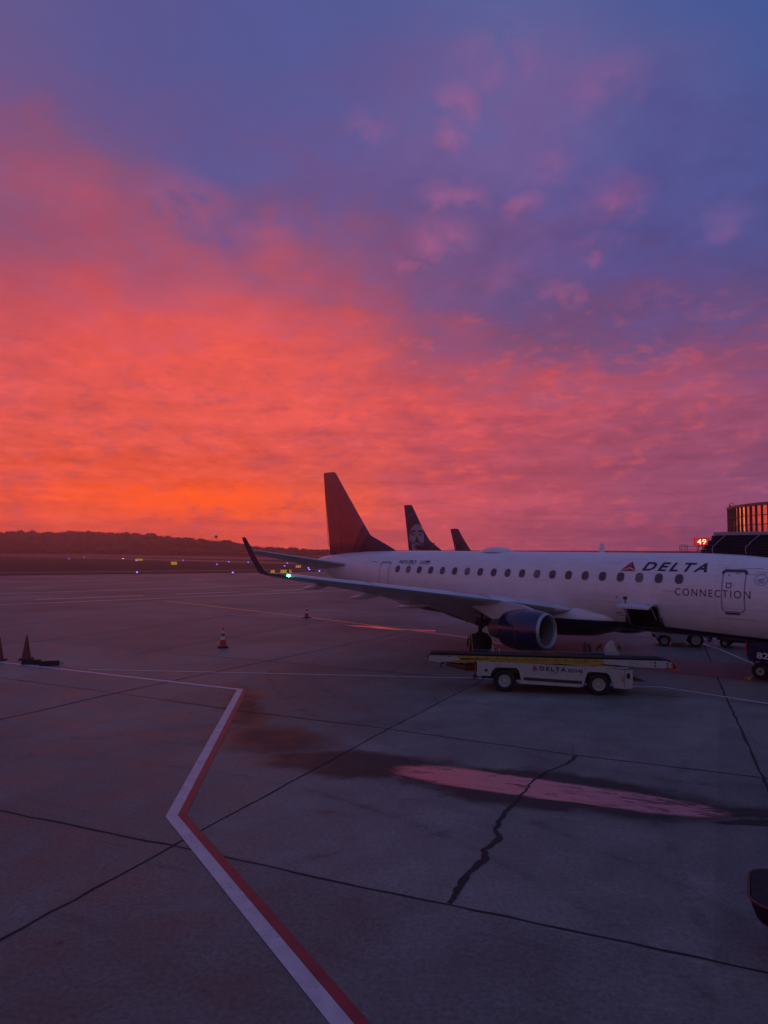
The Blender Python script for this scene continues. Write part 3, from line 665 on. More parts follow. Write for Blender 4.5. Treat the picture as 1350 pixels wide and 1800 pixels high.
def wheel(parent, c, R, w, rim_r, name='wheel', axis=(0, 1, 0), rim='rim'):
    """tyre with a rounded tread and a dished rim, axle along y"""
    c = Vector(c); bm = BM(); h = w / 2
    prof = [(-h*.72, rim_r*.98), (-h, rim_r * 1.12), (-h, R * .86), (-h * .8, R * .965), (-h*.4, R), (h*.4, R), (h * .8, R * .965), (h, R * .86), (h, rim_r * 1.12), (h*.72, rim_r*.98)]
    lathe(bm, prof, c, axis, 32); t = obj(name, bm, M['rubber'], parent)
    bm = BM(); lathe(bm, [(-h*.72, rim_r), (-h*.3, rim_r*.86), (-h*.2, rim_r*.45), (-h*.62, rim_r*.33), (-h*.62, .001)], c, axis, 24); lathe(bm, [(h*.72, rim_r), (h*.3, rim_r*.86), (h*.2, rim_r*.45), (h*.62, rim_r*.33), (h*.62, .001)], c, axis, 24)
    ax = Vector(axis)
    for sg in (-1, 1):
        for i in range(6):
            a = 2*pi*i/6; p = c + ax * sg * h * .45 + ax.orthogonal().normalized() * cos(a) * rim_r * .62 + ax.cross(ax.orthogonal()).normalized() * sin(a) * rim_r * .62
            tube(bm, p - ax * .01, p + ax * .03 * sg, rim_r * .12, None, 8)
    obj('rim', bm, M[rim], t)
    return t

def build_jet():
    root = thing('passenger_jet', 'white regional jet with navy belly and dark red fin, lettered DELTA CONNECTION', 'airplane', ac_world(15.5, 0) + (0,), rot=(0, ND, -HD))
    # fuselage shell with the forward hold doorway left open
    zs_up = [(1 - (k / 20.)) for k in range(21)]
    NA = 72
    base = [2*pi*i/NA for i in range(NA)]
    bm = BM(); rings = []
    sfine = []
    for a, b in zip(FUS, FUS[1:]):
        n = max(1, int((b[0]-a[0]) / 1.0)) if a[0] > 5 else 2
        for k in range(n): sfine.append(a[0] + (b[0]-a[0]) * k / n)
    sfine.append(31.0)
    for s in sfine:
        t, bo, w = sec(s); c = (t+bo)/2; h = (t-bo)/2
        rings.append([bm.verts.new(A(s, w * cos(a), c + h * sin(a))) for a in base])
    for i in range(len(rings)-1):
        sm = (sfine[i] + sfine[i+1]) / 2
        for j in range(NA):
            aa = (base[j] + (base[(j+1) % NA] if j < NA-1 else 2*pi)) / 2; zz = 3.115 + 1.675 * sin(aa)
            if 7.75 < sm < 9.05 and cos(aa) > 0 and 1.72 < zz < 2.62: continue
            A_, B_ = rings[i], rings[i+1]; bm.faces.new((A_[j], B_[j], B_[(j+1) % NA], A_[(j+1) % NA]))
    bmesh.ops.recalc_face_normals(bm, faces=bm.faces)
    fus = obj('fuselage', bm, M['jet'], root)
    # hold interior behind the doorway
    bm = BM(); box(bm, A(8.4, .55, 2.17), (1.5, 1.5, .98)); bmesh.ops.delete(bm, geom=[f for f in bm.faces if f.normal.y < -.9], context='FACES')
    obj('cargo_hold', bm, M['dark'], root, smooth=False)
    # doorway surround
    bm = ring2(rrect(-8.40, 2.17, 1.46, 1.02, .16), rrect(-8.40, 2.17, 1.32, .88, .14)); obj('cargo_door_surround', on_skin(bm, .012), M['outline'], root)
    # cargo door swung up and out on its top hinge
    bm = BM(); ring = []
    for k in range(9):
        u = k / 8.; rr = 1.44 + .86 * u; zz = 2.70 + .20 * sin(u * pi * .62) - .30 * u
        ring.append((rr, zz))
    top = [[A(s, rr, zz + .035) for rr, zz in ring] for s in (7.72, 7.9, 8.9, 9.08)]; bot = [[A(s, rr, zz - .035) for rr, zz in ring] for s in (7.72, 7.9, 8.9, 9.08)]
    loft(bm, [t_ + b_[::-1] for t_, b_ in zip(top, bot)]); bmesh.ops.recalc_face_normals(bm, faces=bm.faces)
    cd = obj('cargo_door', bm, M['wing'], root)
    bm = BM(); tube(bm, A(8.85, 1.95, 2.72), A(8.85, 1.95, 2.95), .025); box(bm, A(8.85, 1.95, 2.95), (.14, .10, .12), bev=.02); obj('door_latch', bm, M['black'], cd)
    bm = BM()
    path(bm, [A(7.82, 1.38, 2.1), A(7.80, 1.75, 2.45), A(7.82, 2.15, 2.78)], .022); obj('door_strut', bm, M['grey_metal'], cd); bm = BM(); path(bm, [A(9.0, 1.40, 2.2), A(9.0, 1.8, 2.5), A(9.0, 2.1, 2.78)], .018)
    obj('door_strut', bm, M['grey_metal'], cd)
    # cabin windows
    wx = [22.33 - .8134 * i for i in range(20)]
    for s in wx:
        w_ = obj('cabin_window', on_skin(poly_bm(rrect(-s, 3.77, .285, .335, .12)), .008), M[('glass', 'glass', 'glass_shade', 'glass', 'glass_clear')[int(s * 7.3) % 5]], root)
        obj('window_frame', on_skin(ring2(rrect(-s, 3.77, .335, .385, .145), rrect(-s, 3.77, .275, .325, .115)), .012), M['pane_rim'], w_)
    for sg_ in (1, -1):
        for q_ in ([(-.98, 3.36), (-1.42, 3.30), (-1.50, 3.66), (-1.30, 3.72)], [(-1.47, 3.29), (-1.98, 3.30), (-1.98, 3.68), (-1.55, 3.67)], [(-2.03, 3.31), (-2.42, 3.36), (-2.36, 3.66), (-2.03, 3.68)]):
            obj('cockpit_window', on_skin(poly_bm(q_), .012, .04, sg_), M['glass'], root)
    # forward service door
    d = obj('service_door', on_skin(ring2(rrect(-4.86, 3.38, .83, 1.55, .17), rrect(-4.86, 3.38, .75, 1.47, .14)), .010), M['outline'], root)
    bm = BM(); cap = [(-4.86 + x, 3.99 + y) for x, y in ((-.45, .02), (-.45, .10), (-.36, .20), (.36, .20), (.45, .10), (.45, .02), (.37, .02), (.33, .10), (-.33, .10), (-.37, .02))]
    obj('door_cap', on_skin(poly_bm(cap), .018, .04), M['door_cap'], d)
    obj('door_sill', on_skin(poly_bm(rrect(-4.90, 2.56, .52, .07, .02)), .018), M['door_cap'], d)
    obj('door_port', on_skin(ring2(rrect(-5.02, 3.60, .19, .20, .04), rrect(-5.02, 3.60, .14, .15, .03)), .014), M['lettering'], d)
    bm = poly_bm(rrect(-5.05, 3.98, .07, .06, .02)); b2 = poly_bm(rrect(-4.75, 4.06, .16, .025, .01))
    obj('door_handle', on_skin(bm, .014), M['outline'], d); obj('door_placard', on_skin(b2, .014), M['outline'], d)
    for (s0, s1, z0, h_) in ((5.35, 3.95, 4.24, .014), (5.45, 4.1, 2.36, .014), (4.4, 3.9, 4.02, .01)):
        obj('skin_seam', on_skin(poly_bm(rrect(-(s0+s1)/2, z0, abs(s1-s0), h_, .004)), .010), M['outline'], root)
    # aft service door
    d = obj('aft_door', on_skin(ring2(rrect(-23.4, 3.45, .78, 1.36, .15), rrect(-23.4, 3.45, .73, 1.31, .13)), .012), M['outline'], root)
    cap = [(-23.4 + x, 4.0 + y) for x, y in ((-.42, .0), (-.42, .08), (-.34, .16), (.34, .16), (.42, .08), (.42, .0), (.36, .0), (.30, .08), (-.30, .08), (-.36, .0))]
    obj('door_cap', on_skin(poly_bm(cap), .018, .04), M['outline'], d)
    obj('skin_seam', on_skin(poly_bm(rrect(-24.4, 4.13, .6, .03, .01)), .012), M['outline'], root)
    # lettering
    def word(body, s0, s1, z0, z1, m, name='lettering', **kw):
        bm = text_bm(body, **kw); fit2d(bm, -s0, -s1, z0, z1); return obj(name, on_skin(bm, .010, .03), M[m], root)
    word('DELTA', 8.46, 5.87, 4.06, 4.41, 'lettering', shear=.32, spacing=1.35, bold=.028)
    word('CONNECTION', 7.0, 4.26, 3.14, 3.42, 'lettering', spacing=1.28, bold=.0)
    bm = text_bm('N217JQ', shear=.28); fit2d(bm, -22.43, -21.15, 4.02, 4.26)
    for dx in (.012, .024):
        b2 = text_bm('N217JQ', shear=.28); fit2d(b2, -22.43 + dx, -21.15 + dx, 4.02, 4.26 - dx*.1); me = bpy.data.meshes.new('tmp'); b2.to_mesh(me); b2.free(); bm.from_mesh(me); bpy.data.meshes.remove(me)
    on_skin(bm, .010, .03)
    for k, v in enumerate(bm.verts): v.co.y -= .0004 * (k * 3 // len(bm.verts))
    obj('registration', bm, M['door_cap'], root)
    word('82', 4.36, 3.98, .84, 1.06, 'reflect', name='nose_number') if False else None
    # widget beside the word: two-tone red triangle
    obj('emblem', on_skin(poly_bm([(-9.36, 4.06), (-8.98, 4.18), (-8.98, 4.42)]), .010, .03), M['red'], root)
    obj('emblem', on_skin(poly_bm([(-8.97, 4.42), (-8.97, 4.18), (-8.72, 4.06)]), .010, .03), M['darkred'], root)
    obj('emblem', on_skin(poly_bm([(-9.40, 4.02), (-8.98, 4.14), (-8.70, 4.02)]), .010, .03), M['red'], root)
    # flag and alliance ring
    fl = obj('flag', on_skin(poly_bm([(-20.86, 4.07), (-20.20, 4.07), (-20.14, 4.25), (-20.80, 4.25)]), .010, .03), M['flag_pale'], root)
    bm = BM()
    for k in range(4):
        z0 = 4.075 + k * .05
        o_ = (z0 - 4.07) / .18 * .06; bm.faces.new([bm.verts.new((x, y, 0)) for x, y in ((-20.86 + o_, z0), (-20.20 + o_, z0), (-20.19 + o_, z0 + .022), (-20.85 + o_, z0 + .022))])
    obj('flag_stripes', on_skin(bm, .014, .03), M['outline'], fl)
    obj('flag_canton', on_skin(poly_bm([(-20.46, 4.165), (-20.17, 4.165), (-20.14, 4.25), (-20.43, 4.25)]), .018, .03), M['lettering'], fl)
    def circ(r, n=28): return [(-3.95 + r * cos(2*pi*i/n), 3.84 + r * sin(2*pi*i/n)) for i in range(n)]
    al = obj('alliance_emblem', on_skin(ring2(circ(.215), circ(.195)), .010, .03), M['outline'], root)
    obj('emblem_sweep', on_skin(poly_bm([(-4.10, 3.80), (-4.0, 3.88), (-3.92, 3.86), (-3.80, 3.95), (-3.90, 3.80), (-3.98, 3.82)]), .010, .03), M['outline'], al)
    obj('emblem_sweep', on_skin(poly_bm([(-4.06, 3.72), (-3.98, 3.79), (-3.90, 3.76), (-3.80, 3.84), (-3.88, 3.71), (-3.96, 3.73)]), .010, .03), M['outline'], al)
    bm = text_bm('SKYTEAM', spacing=1.3); fit2d(bm, -4.14, -3.76, 4.085, 4.125); obj('emblem_word', on_skin(bm, .01, .03), M['outline'], al)
    # pitot / beacon bits on the side
    for (s, z, r_) in ((9.45, 2.93, .05), (8.95, 2.42, .03), (9.2, 2.3, .02)): obj('static_port', on_skin(poly_bm([(-s + r_*cos(2*pi*i/10), z + r_*sin(2*pi*i/10)) for i in range(10)]), .010), M['outline'], root)
    obj('stencil', on_skin(poly_bm(rrect(-9.45, 2.28, .34, .05, .01)), .01), M['outline'], root); obj('stencil', on_skin(poly_bm(rrect(-9.4, 2.18, .34, .035, .01)), .01), M['outline'], root)
    obj('stripe', on_skin(poly_bm(rrect(-7.25, 3.285, .52, .016, .004)), .01), M['red_pale'], root)
    # belly fairing
    bm = BM(); rings = []
    FR = [(9.6, 1.95, .95, .30, .30), (10.2, 1.92, 1.30, .5, .60), (11.2, 1.9, 1.58, .75, .86), (12.5, 1.9, 1.74, .95, .96), (15, 1.9, 1.80, 1.0, 1.0), (17.5, 1.92, 1.74, .9, .92), (19, 1.96, 1.5, .7, .70), (20.2, 2.05, 1.15, .35, .42), (20.8, 2.1, .7, .15, .2)]
    for s, zc, w, u, l in FR: rings.append([A(s, w * cos(t) , zc + (u if sin(t) > 0 else l) * sin(t)) for t in [2*pi*i/48 for i in range(48)]])
    loft(bm, rings); bmesh.ops.recalc_face_normals(bm, faces=bm.faces); obj('belly_fairing', bm, M['jet'], root)
    # radome hump on the crown
    bm = BM(); rings = []
    for k in range(13):
        u = k / 12.; s = 15.6 + 2.1 * u; w = .50 * sin(pi * min(1, max(.02, u))) ** .55; hh = .27 * sin(pi * max(.02, min(.98, u))) ** .55
        rings.append([A(s, w * cos(a), 4.74 + hh * sin(a)) for a in [pi * i / 12 for i in range(13)]])
    loft(bm, rings, cap=False, closed=False); bmesh.ops.recalc_face_normals(bm, faces=bm.faces); obj('antenna_radome', bm, M['white'], root)
    for s, hgt in ((12.2, .0), ): pass
    bm = BM(); prism(bm, [(15.5-13.6, 1.0), (15.5-13.9, 1.0), (15.5-14.15, .68), (15.5-14.0, .68)], -.012, .012); obj('blade_antenna', bm, M['black'], root, smooth=False)
    # fin
    zs = [4.35, 4.75, 5.2, 5.69, 6.6, 7.8, 9.0, 9.72, 9.80]
    le = [23.2, 23.69, 24.75, 25.94, 26.70, 27.68, 28.65, 29.22, 29.42]
    te = [29.67, 29.73, 29.80, 29.86, 29.99, 30.16, 30.33, 30.43, 30.35]
    th = [.05, .055, .065, .085, .095, .10, .10, .10, .05]
    f = obj('fin', fin_bm(le, te, zs, th), M['fin_d'], root)
    bm = BM()
    for sgn in (-1, 1): tube(bm, A(28.35, .115*sgn, 4.6), A(29.62, .055*sgn, 9.6), .007, .007, 5)
    tube(bm, A(29.86, 0, 5.0), A(30.4, 0, 9.7), .012, .012, 6); obj('rudder_hinge', bm, M['dark'], f)
    bm = BM(); lathe(bm, [(-.09, .02), (-.05, .09), (.05, .09), (.1, .02)], A(29.2, 0, 4.56), (0, 0, 1), 12); obj('tail_beacon', bm, M['black'], root)
    bm = BM(); lathe(bm, [(0, .17), (.05, .16), (.05, .12), (-.25, .11)], A(31.0, 0, 3.95), (-1, 0, .1), 16); obj('exhaust_outlet', bm, M['core'], root)
    # tailplane, wings, engines, gear on both sides
    for sgn in (1, -1):
        bm = BM(); surf(bm, [(.3, 26.6, 2.9, 3.74, .10, .2, .10), (.8, 27.0, 2.7, 3.82, .10, .2, .10), (4.85, 30.35, 1.25, 4.66, .09, .2, .07), (5.0, 30.6, .95, 4.70, .06, .2, .05)], sgn)
        hs = obj('tailplane', bm, M['wing'], root)
        W_ = [(1.2, 11.0, 6.6, 1.90, .12, .1, .14), (1.6, 11.75, 5.75, 2.02, .12, .13, .14), (2.6, 12.2, 5.15, 2.25, .115, .13, .14), (4.7, 13.3, 3.85, 2.61, .11, .13, .135), (8.5, 15.13, 2.75, 3.21, .105, .13, .075), (12.3, 16.95, 1.62, 3.75, .10, .13, .03), (12.75, 17.2, 1.48, 3.83, .095, .15, .02)]
        bm = BM(); surf(bm, W_, sgn); wg = obj('wing', bm, M['wing'], root)
        # bare-metal leading edge slats
        bm = BM()
        for (i0, t0, i1, t1) in ((2, .6, 3, .05), (3, .45, 4, .3), (4, .33, 5, .12), (5, .15, 5, .98) if False else (4, .36, 5, .98)):
            rr = []
            for (i, t) in ((i0, t0), (i1, t1)):
                a_, b_ = W_[i], W_[min(i+1, len(W_)-1)]; r, s, c, z, th_, ca, inc = [a_[k] + (b_[k]-a_[k]) * t for k in range(7)]
                ring = []
                af = airfoil(13, th_ * 1.05)
                idx = [5, 4, 3, 2, 1, 0, 23, 22, 21]
                for ii in idx:
                    x, y = af[ii]; ring.append(A(s - .012 + x * c, sgn * (r - y * c * sin(ca)), z + (y * 1.02) * c * cos(ca) + .006 - inc * (x - .25) * c))
                rr.append(ring)
            loft(bm, rr, cap=False, closed=False)
        bmesh.ops.recalc_face_normals(bm, faces=bm.faces); obj('slat', bm, M['slat'], wg)
        bm = BM(); surf(bm, [(12.72, 17.19, 1.48, 3.825, .10, .15, .02), (13.05, 17.42, 1.05, 3.875, .10, .25, .01), (13.3, 17.62, .72, 3.91, .10, .6, 0), (13.45, 17.74, .50, 4.03, .11, 1.0, 0), (13.7, 17.86, .43, 4.43, .10, 1.25, 0), (13.95, 17.98, .38, 4.95, .10, 1.28, 0), (14.1, 18.12, .25, 5.31, .08, 1.28, 0)], sgn)
        for f_ in bm.faces: f_.material_index = 1 if f_.normal.y * sgn > .05 else 0
        obj('winglet', bm, [M['wl_dark'], M['white']], wg)
        for r_ in (5.9, 8.3, 10.6):
            i = 3 if r_ < 8.5 else 4; a_, b_ = W_[i], W_[i+1]; t_ = (r_ - a_[0]) / (b_[0] - a_[0]); sl, ch, zz = [a_[k] + (b_[k] - a_[k]) * t_ for k in (1, 2, 3)]
            bm = BM(); L = 1.05 + ch * .32; lathe(bm, [(0, .01), (.12*L, .06), (.4*L, .10), (.7*L, .09), (.92*L, .045), (L, .01)], A(sl + ch * .58, sgn * r_, zz - .20 - .25*(9.5-r_)/5), (-1, 0, -.10), 14)
            obj('flap_fairing', bm, M['wing'], wg)
        bm = BM(); lathe(bm, [(0, .005), (.02, .035), (.08, .045), (.13, .035), (.15, .01)], A(17.10, sgn * 12.75, 3.85), (-1, 0, 0), 14)
        obj('navigation_light', bm, M['green_lamp'] if sgn > 0 else M['red_lamp'], wg)
        # flap/spoiler seams on the upper surface
        # engine
        C = Vector(A(10.95, sgn * 4.4, 1.60)); ax = Vector((-1, 0, -.03)).normalized()
        bm = BM(); lathe(bm, [(.10, .735), (.28, .80), (.6, .855), (.95, .87), (1.3, .855), (1.65, .80), (1.92, .735), (1.97, .72), (1.95, .70), (1.7, .66)], C, ax, 48); en = obj('engine', bm, M['navy'], root)
        bm = BM(); lathe(bm, [(.12, .738), (.04, .722), (.0, .692), (-.012, .665), (.0, .64), (.05, .615), (.12, .600)], C, ax, 48); obj('intake_lip', bm, M['lip2'], en)
        bm = BM(); lathe(bm, [(.12, .600), (.35, .585), (.62, .60), (.75, .61)], C, ax, 48); obj('intake_duct', bm, M['duct'], en)
        bm = BM(); lathe(bm, [(.34, .001), (.40, .06), (.52, .13), (.62, .17), (.74, .17)], C, ax, 24)
        q3 = ax.to_track_quat('Z', 'Y').to_matrix()
        for i in range(24):
            a = 2*pi*i/24; a2 = a + .17
            def pt(t, r, an): return C + q3 @ Vector((r*cos(an), r*sin(an), t))
            bm.faces.new([bm.verts.new(p) for p in (pt(.58, .16, a), pt(.58, .58, a + .05), pt(.70, .58, a2 + .05), pt(.70, .16, a2))])
        obj('fan', bm, M['fan'], en)
        bm = BM(); lathe(bm, [(.76, .60), (.77, .01)], C, ax, 24); obj('fan_backing', bm, M['dark'], en)
        bm = BM(); lathe(bm, [(1.6, .58), (1.97, .52), (2.4, .44), (2.7, .38), (2.68, .35), (2.4, .3)], C, ax, 32); lathe(bm, [(2.4, .24), (2.7, .2), (2.95, .08), (3.05, .01)], C, ax, 24); obj('exhaust_nozzle', bm, M['core'], en)
        bm = BM()
        for t_, r_ in ((1.42, .879), ): 
            pass
        pts = [C + q3 @ Vector((.884*cos(a), .884*sin(a), 1.0)) for a in [2*pi*i/48 for i in range(49)]]
        for p0, p1 in zip(pts, pts[1:]): tube(bm, p0, p1, .006, .006, 5, cap=False)
        obj('cowl_seam', bm, M['seam_pale'], en)
        bm = BM()
        for s0, rz_ in ((0, 0),):
            prism(bm, [(C.x - .55, 2.40), (C.x - 1.2, 2.58), (C.x - 2.2, 2.70), (C.x - 4.0, 2.45), (C.x - 3.6, 2.28), (C.x - 2.6, 1.85), (C.x - 1.8, 2.0), (C.x - .9, 2.34)], C.y - .11, C.y + .11)
        bmesh.ops.bevel(bm, geom=bm.edges[:], offset=.03, segments=2, affect='EDGES'); obj('pylon', bm, M['wing'], en)
        # inboard leading-edge piece with landing light
        bm = BM(); lathe(bm, [(0, .01), (.12, .10), (.35, .16), (.8, .18), (1.6, .16)], A(11.35, sgn * 1.95, 2.30), (-1, -.05 * sgn, .02), 16); obj('wing_root_cuff', bm, M['wing'], wg)
        bm = BM(); lathe(bm, [(0, .004), (.01, .045), (.05, .05)], A(11.95, sgn * 2.33, 2.36), (-1, 0, 0), 12); obj('landing_light', bm, M['lip'], wg)
        # main gear
        g_ = bpy.data.objects.new('main_gear', None); COL.objects.link(g_); g_.parent = root
        bm = BM(); tube(bm, A(15.65, sgn*2.62, 2.1), A(15.72, sgn*2.62, .95), .11, .10, 14); tube(bm, A(15.72, sgn*2.62, .95), A(15.75, sgn*2.62, .5), .065, .065, 12)
        tube(bm, A(15.75, sgn*2.3, .49), A(15.75, sgn*2.94, .49), .06, .06, 12); tube(bm, A(15.7, sgn*2.6, 1.15), A(15.6, sgn*1.3, 1.75), .05, .05, 10)
        path(bm, [A(15.84, sgn*2.62, .98), A(16.15, sgn*2.62, .78), A(15.84, sgn*2.62, .56)], .035); obj('strut', bm, M['black'], g_)
        for dr in (-.24, .24): wheel(g_, A(15.75, sgn*(2.62+dr), .485), .485, .30, .23, rim='black')
        bm = BM(); box(bm, A(15.70, sgn*2.80, 1.60), (.34, .03, .55), bev=.012); obj('gear_door', bm, M['navy'], g_)
    # nose gear
    g_ = bpy.data.objects.new('nose_gear', None); COL.objects.link(g_); g_.parent = root
    bm = BM(); tube(bm, A(4.45, 0, 1.6), A(4.38, 0, .75), .085, .08, 14); tube(bm, A(4.38, 0, .75), A(4.35, 0, .36), .05, .05, 12); tube(bm, A(4.35, -.26, .355), A(4.35, .26, .355), .04, .04, 12)
    tube(bm, A(4.35, 0, 1.1), A(3.6, 0, 1.5), .04, .04, 10); path(bm, [A(4.45, 0, .8), A(4.66, 0, .64), A(4.45, 0, .48)], .028)
    box(bm, A(4.36, 0, .98), (.26, .34, .22), bev=.03); box(bm, A(4.28, .1, .72), (.12, .16, .2), bev=.02); obj('strut', bm, M['black'], g_)
    for sgn in (1, -1): wheel(g_, A(4.35, sgn*.19, .355), .31, .19, .15)
    bm = BM(); lathe(bm, [(0, .06), (.05, .08), (.05, .01)], A(4.1, .12, 1.0), (1, 0, 0), 12); obj('taxi_light', bm, M['lip'], g_)
    for sgn in (1, -1):
        bm = BM(); prism(bm, [(15.5-4.72, 1.50), (15.5-4.72, .90), (15.5-4.66, .76), (15.5-3.3, .80), (15.5-3.3, 1.50)], -sgn*.50 - .015, -sgn*.50 + .015)
        gd = obj('gear_door', bm, M['navy'], g_, smooth=False)
        bm = BM(); prism(bm, [(15.5-4.76, 1.48), (15.5-4.76, .90), (15.5-4.725, .90), (15.5-4.725, 1.48)], -sgn*.50 - .018, -sgn*.50 + .018); obj('door_edge', bm, M['red'], gd, smooth=False)
    bm = text_bm('82', bold=.02); fit2d(bm, 15.5-4.38, 15.5-3.98, .87, 1.10)
    for v in bm.verts: v.co = Vector((v.co.x, -.519, v.co.y))
    obj('door_number', bm, M['reflect'], g_, smooth=False)
    return root
M['pane_rim'] = wearm('window_surround', (.17, .15, .18), .45, 0, .1, 5)
M['flag_pale'] = wearm('flag_ground', (.50, .48, .52), .45, 0, .1, 5)
M['red_pale'] = wearm('warning_stripe', (.55, .16, .16), .45, 0, .1, 5)
M['wl_dark'] = wearm('winglet_veiled_red', (.16, .045, .065), .35, 0, .15, 2)  # dark outer face lightened toward red, imitating a pale veil over it
M['lip2'] = wearm('intake_lip_metal', (.36, .38, .42), .42, .5, .1, 5)
M['duct'] = wearm('intake_liner', (.20, .20, .22), .5, .2, .1, 6)
M['fan'] = wearm('fan_blades', (.05, .05, .055), .4, .7, .2, 6)
M['seam_pale'] = wearm('cowl_seam_trim', (.32, .20, .12), .5, .2, .2, 6)
M['red_lamp'] = emit('nav_red', (1., .03, .02), 10)
jet = build_jet()
# wheel chock under the nose wheel
wx_, wy_ = ac_world(4.35, .42)
bm = BM(); prism(bm, [(-.10, 0), (.10, 0), (.06, .075), (-.06, .075)], -.38, .38); bmesh.ops.bevel(bm, geom=bm.edges[:], offset=.012, segments=1, affect='EDGES')
ch = thing('wheel_chock', 'low yellow chock pushed against the front wheels of the jet', 'wheel chock', (wx_ + .0, wy_ - .0, 0), -HD)
ch.location = ac_world(4.68, .30) + (0,)
obj('chock_block', bm, M['yellow'], ch)
bm = BM(); path(bm, [(.0, -.38, .05), (.05, -.46, .03), (.12, -.52, .02), (.2, -.5, .02)], .010, 6); obj('chock_rope', bm, M['yellow'], ch)
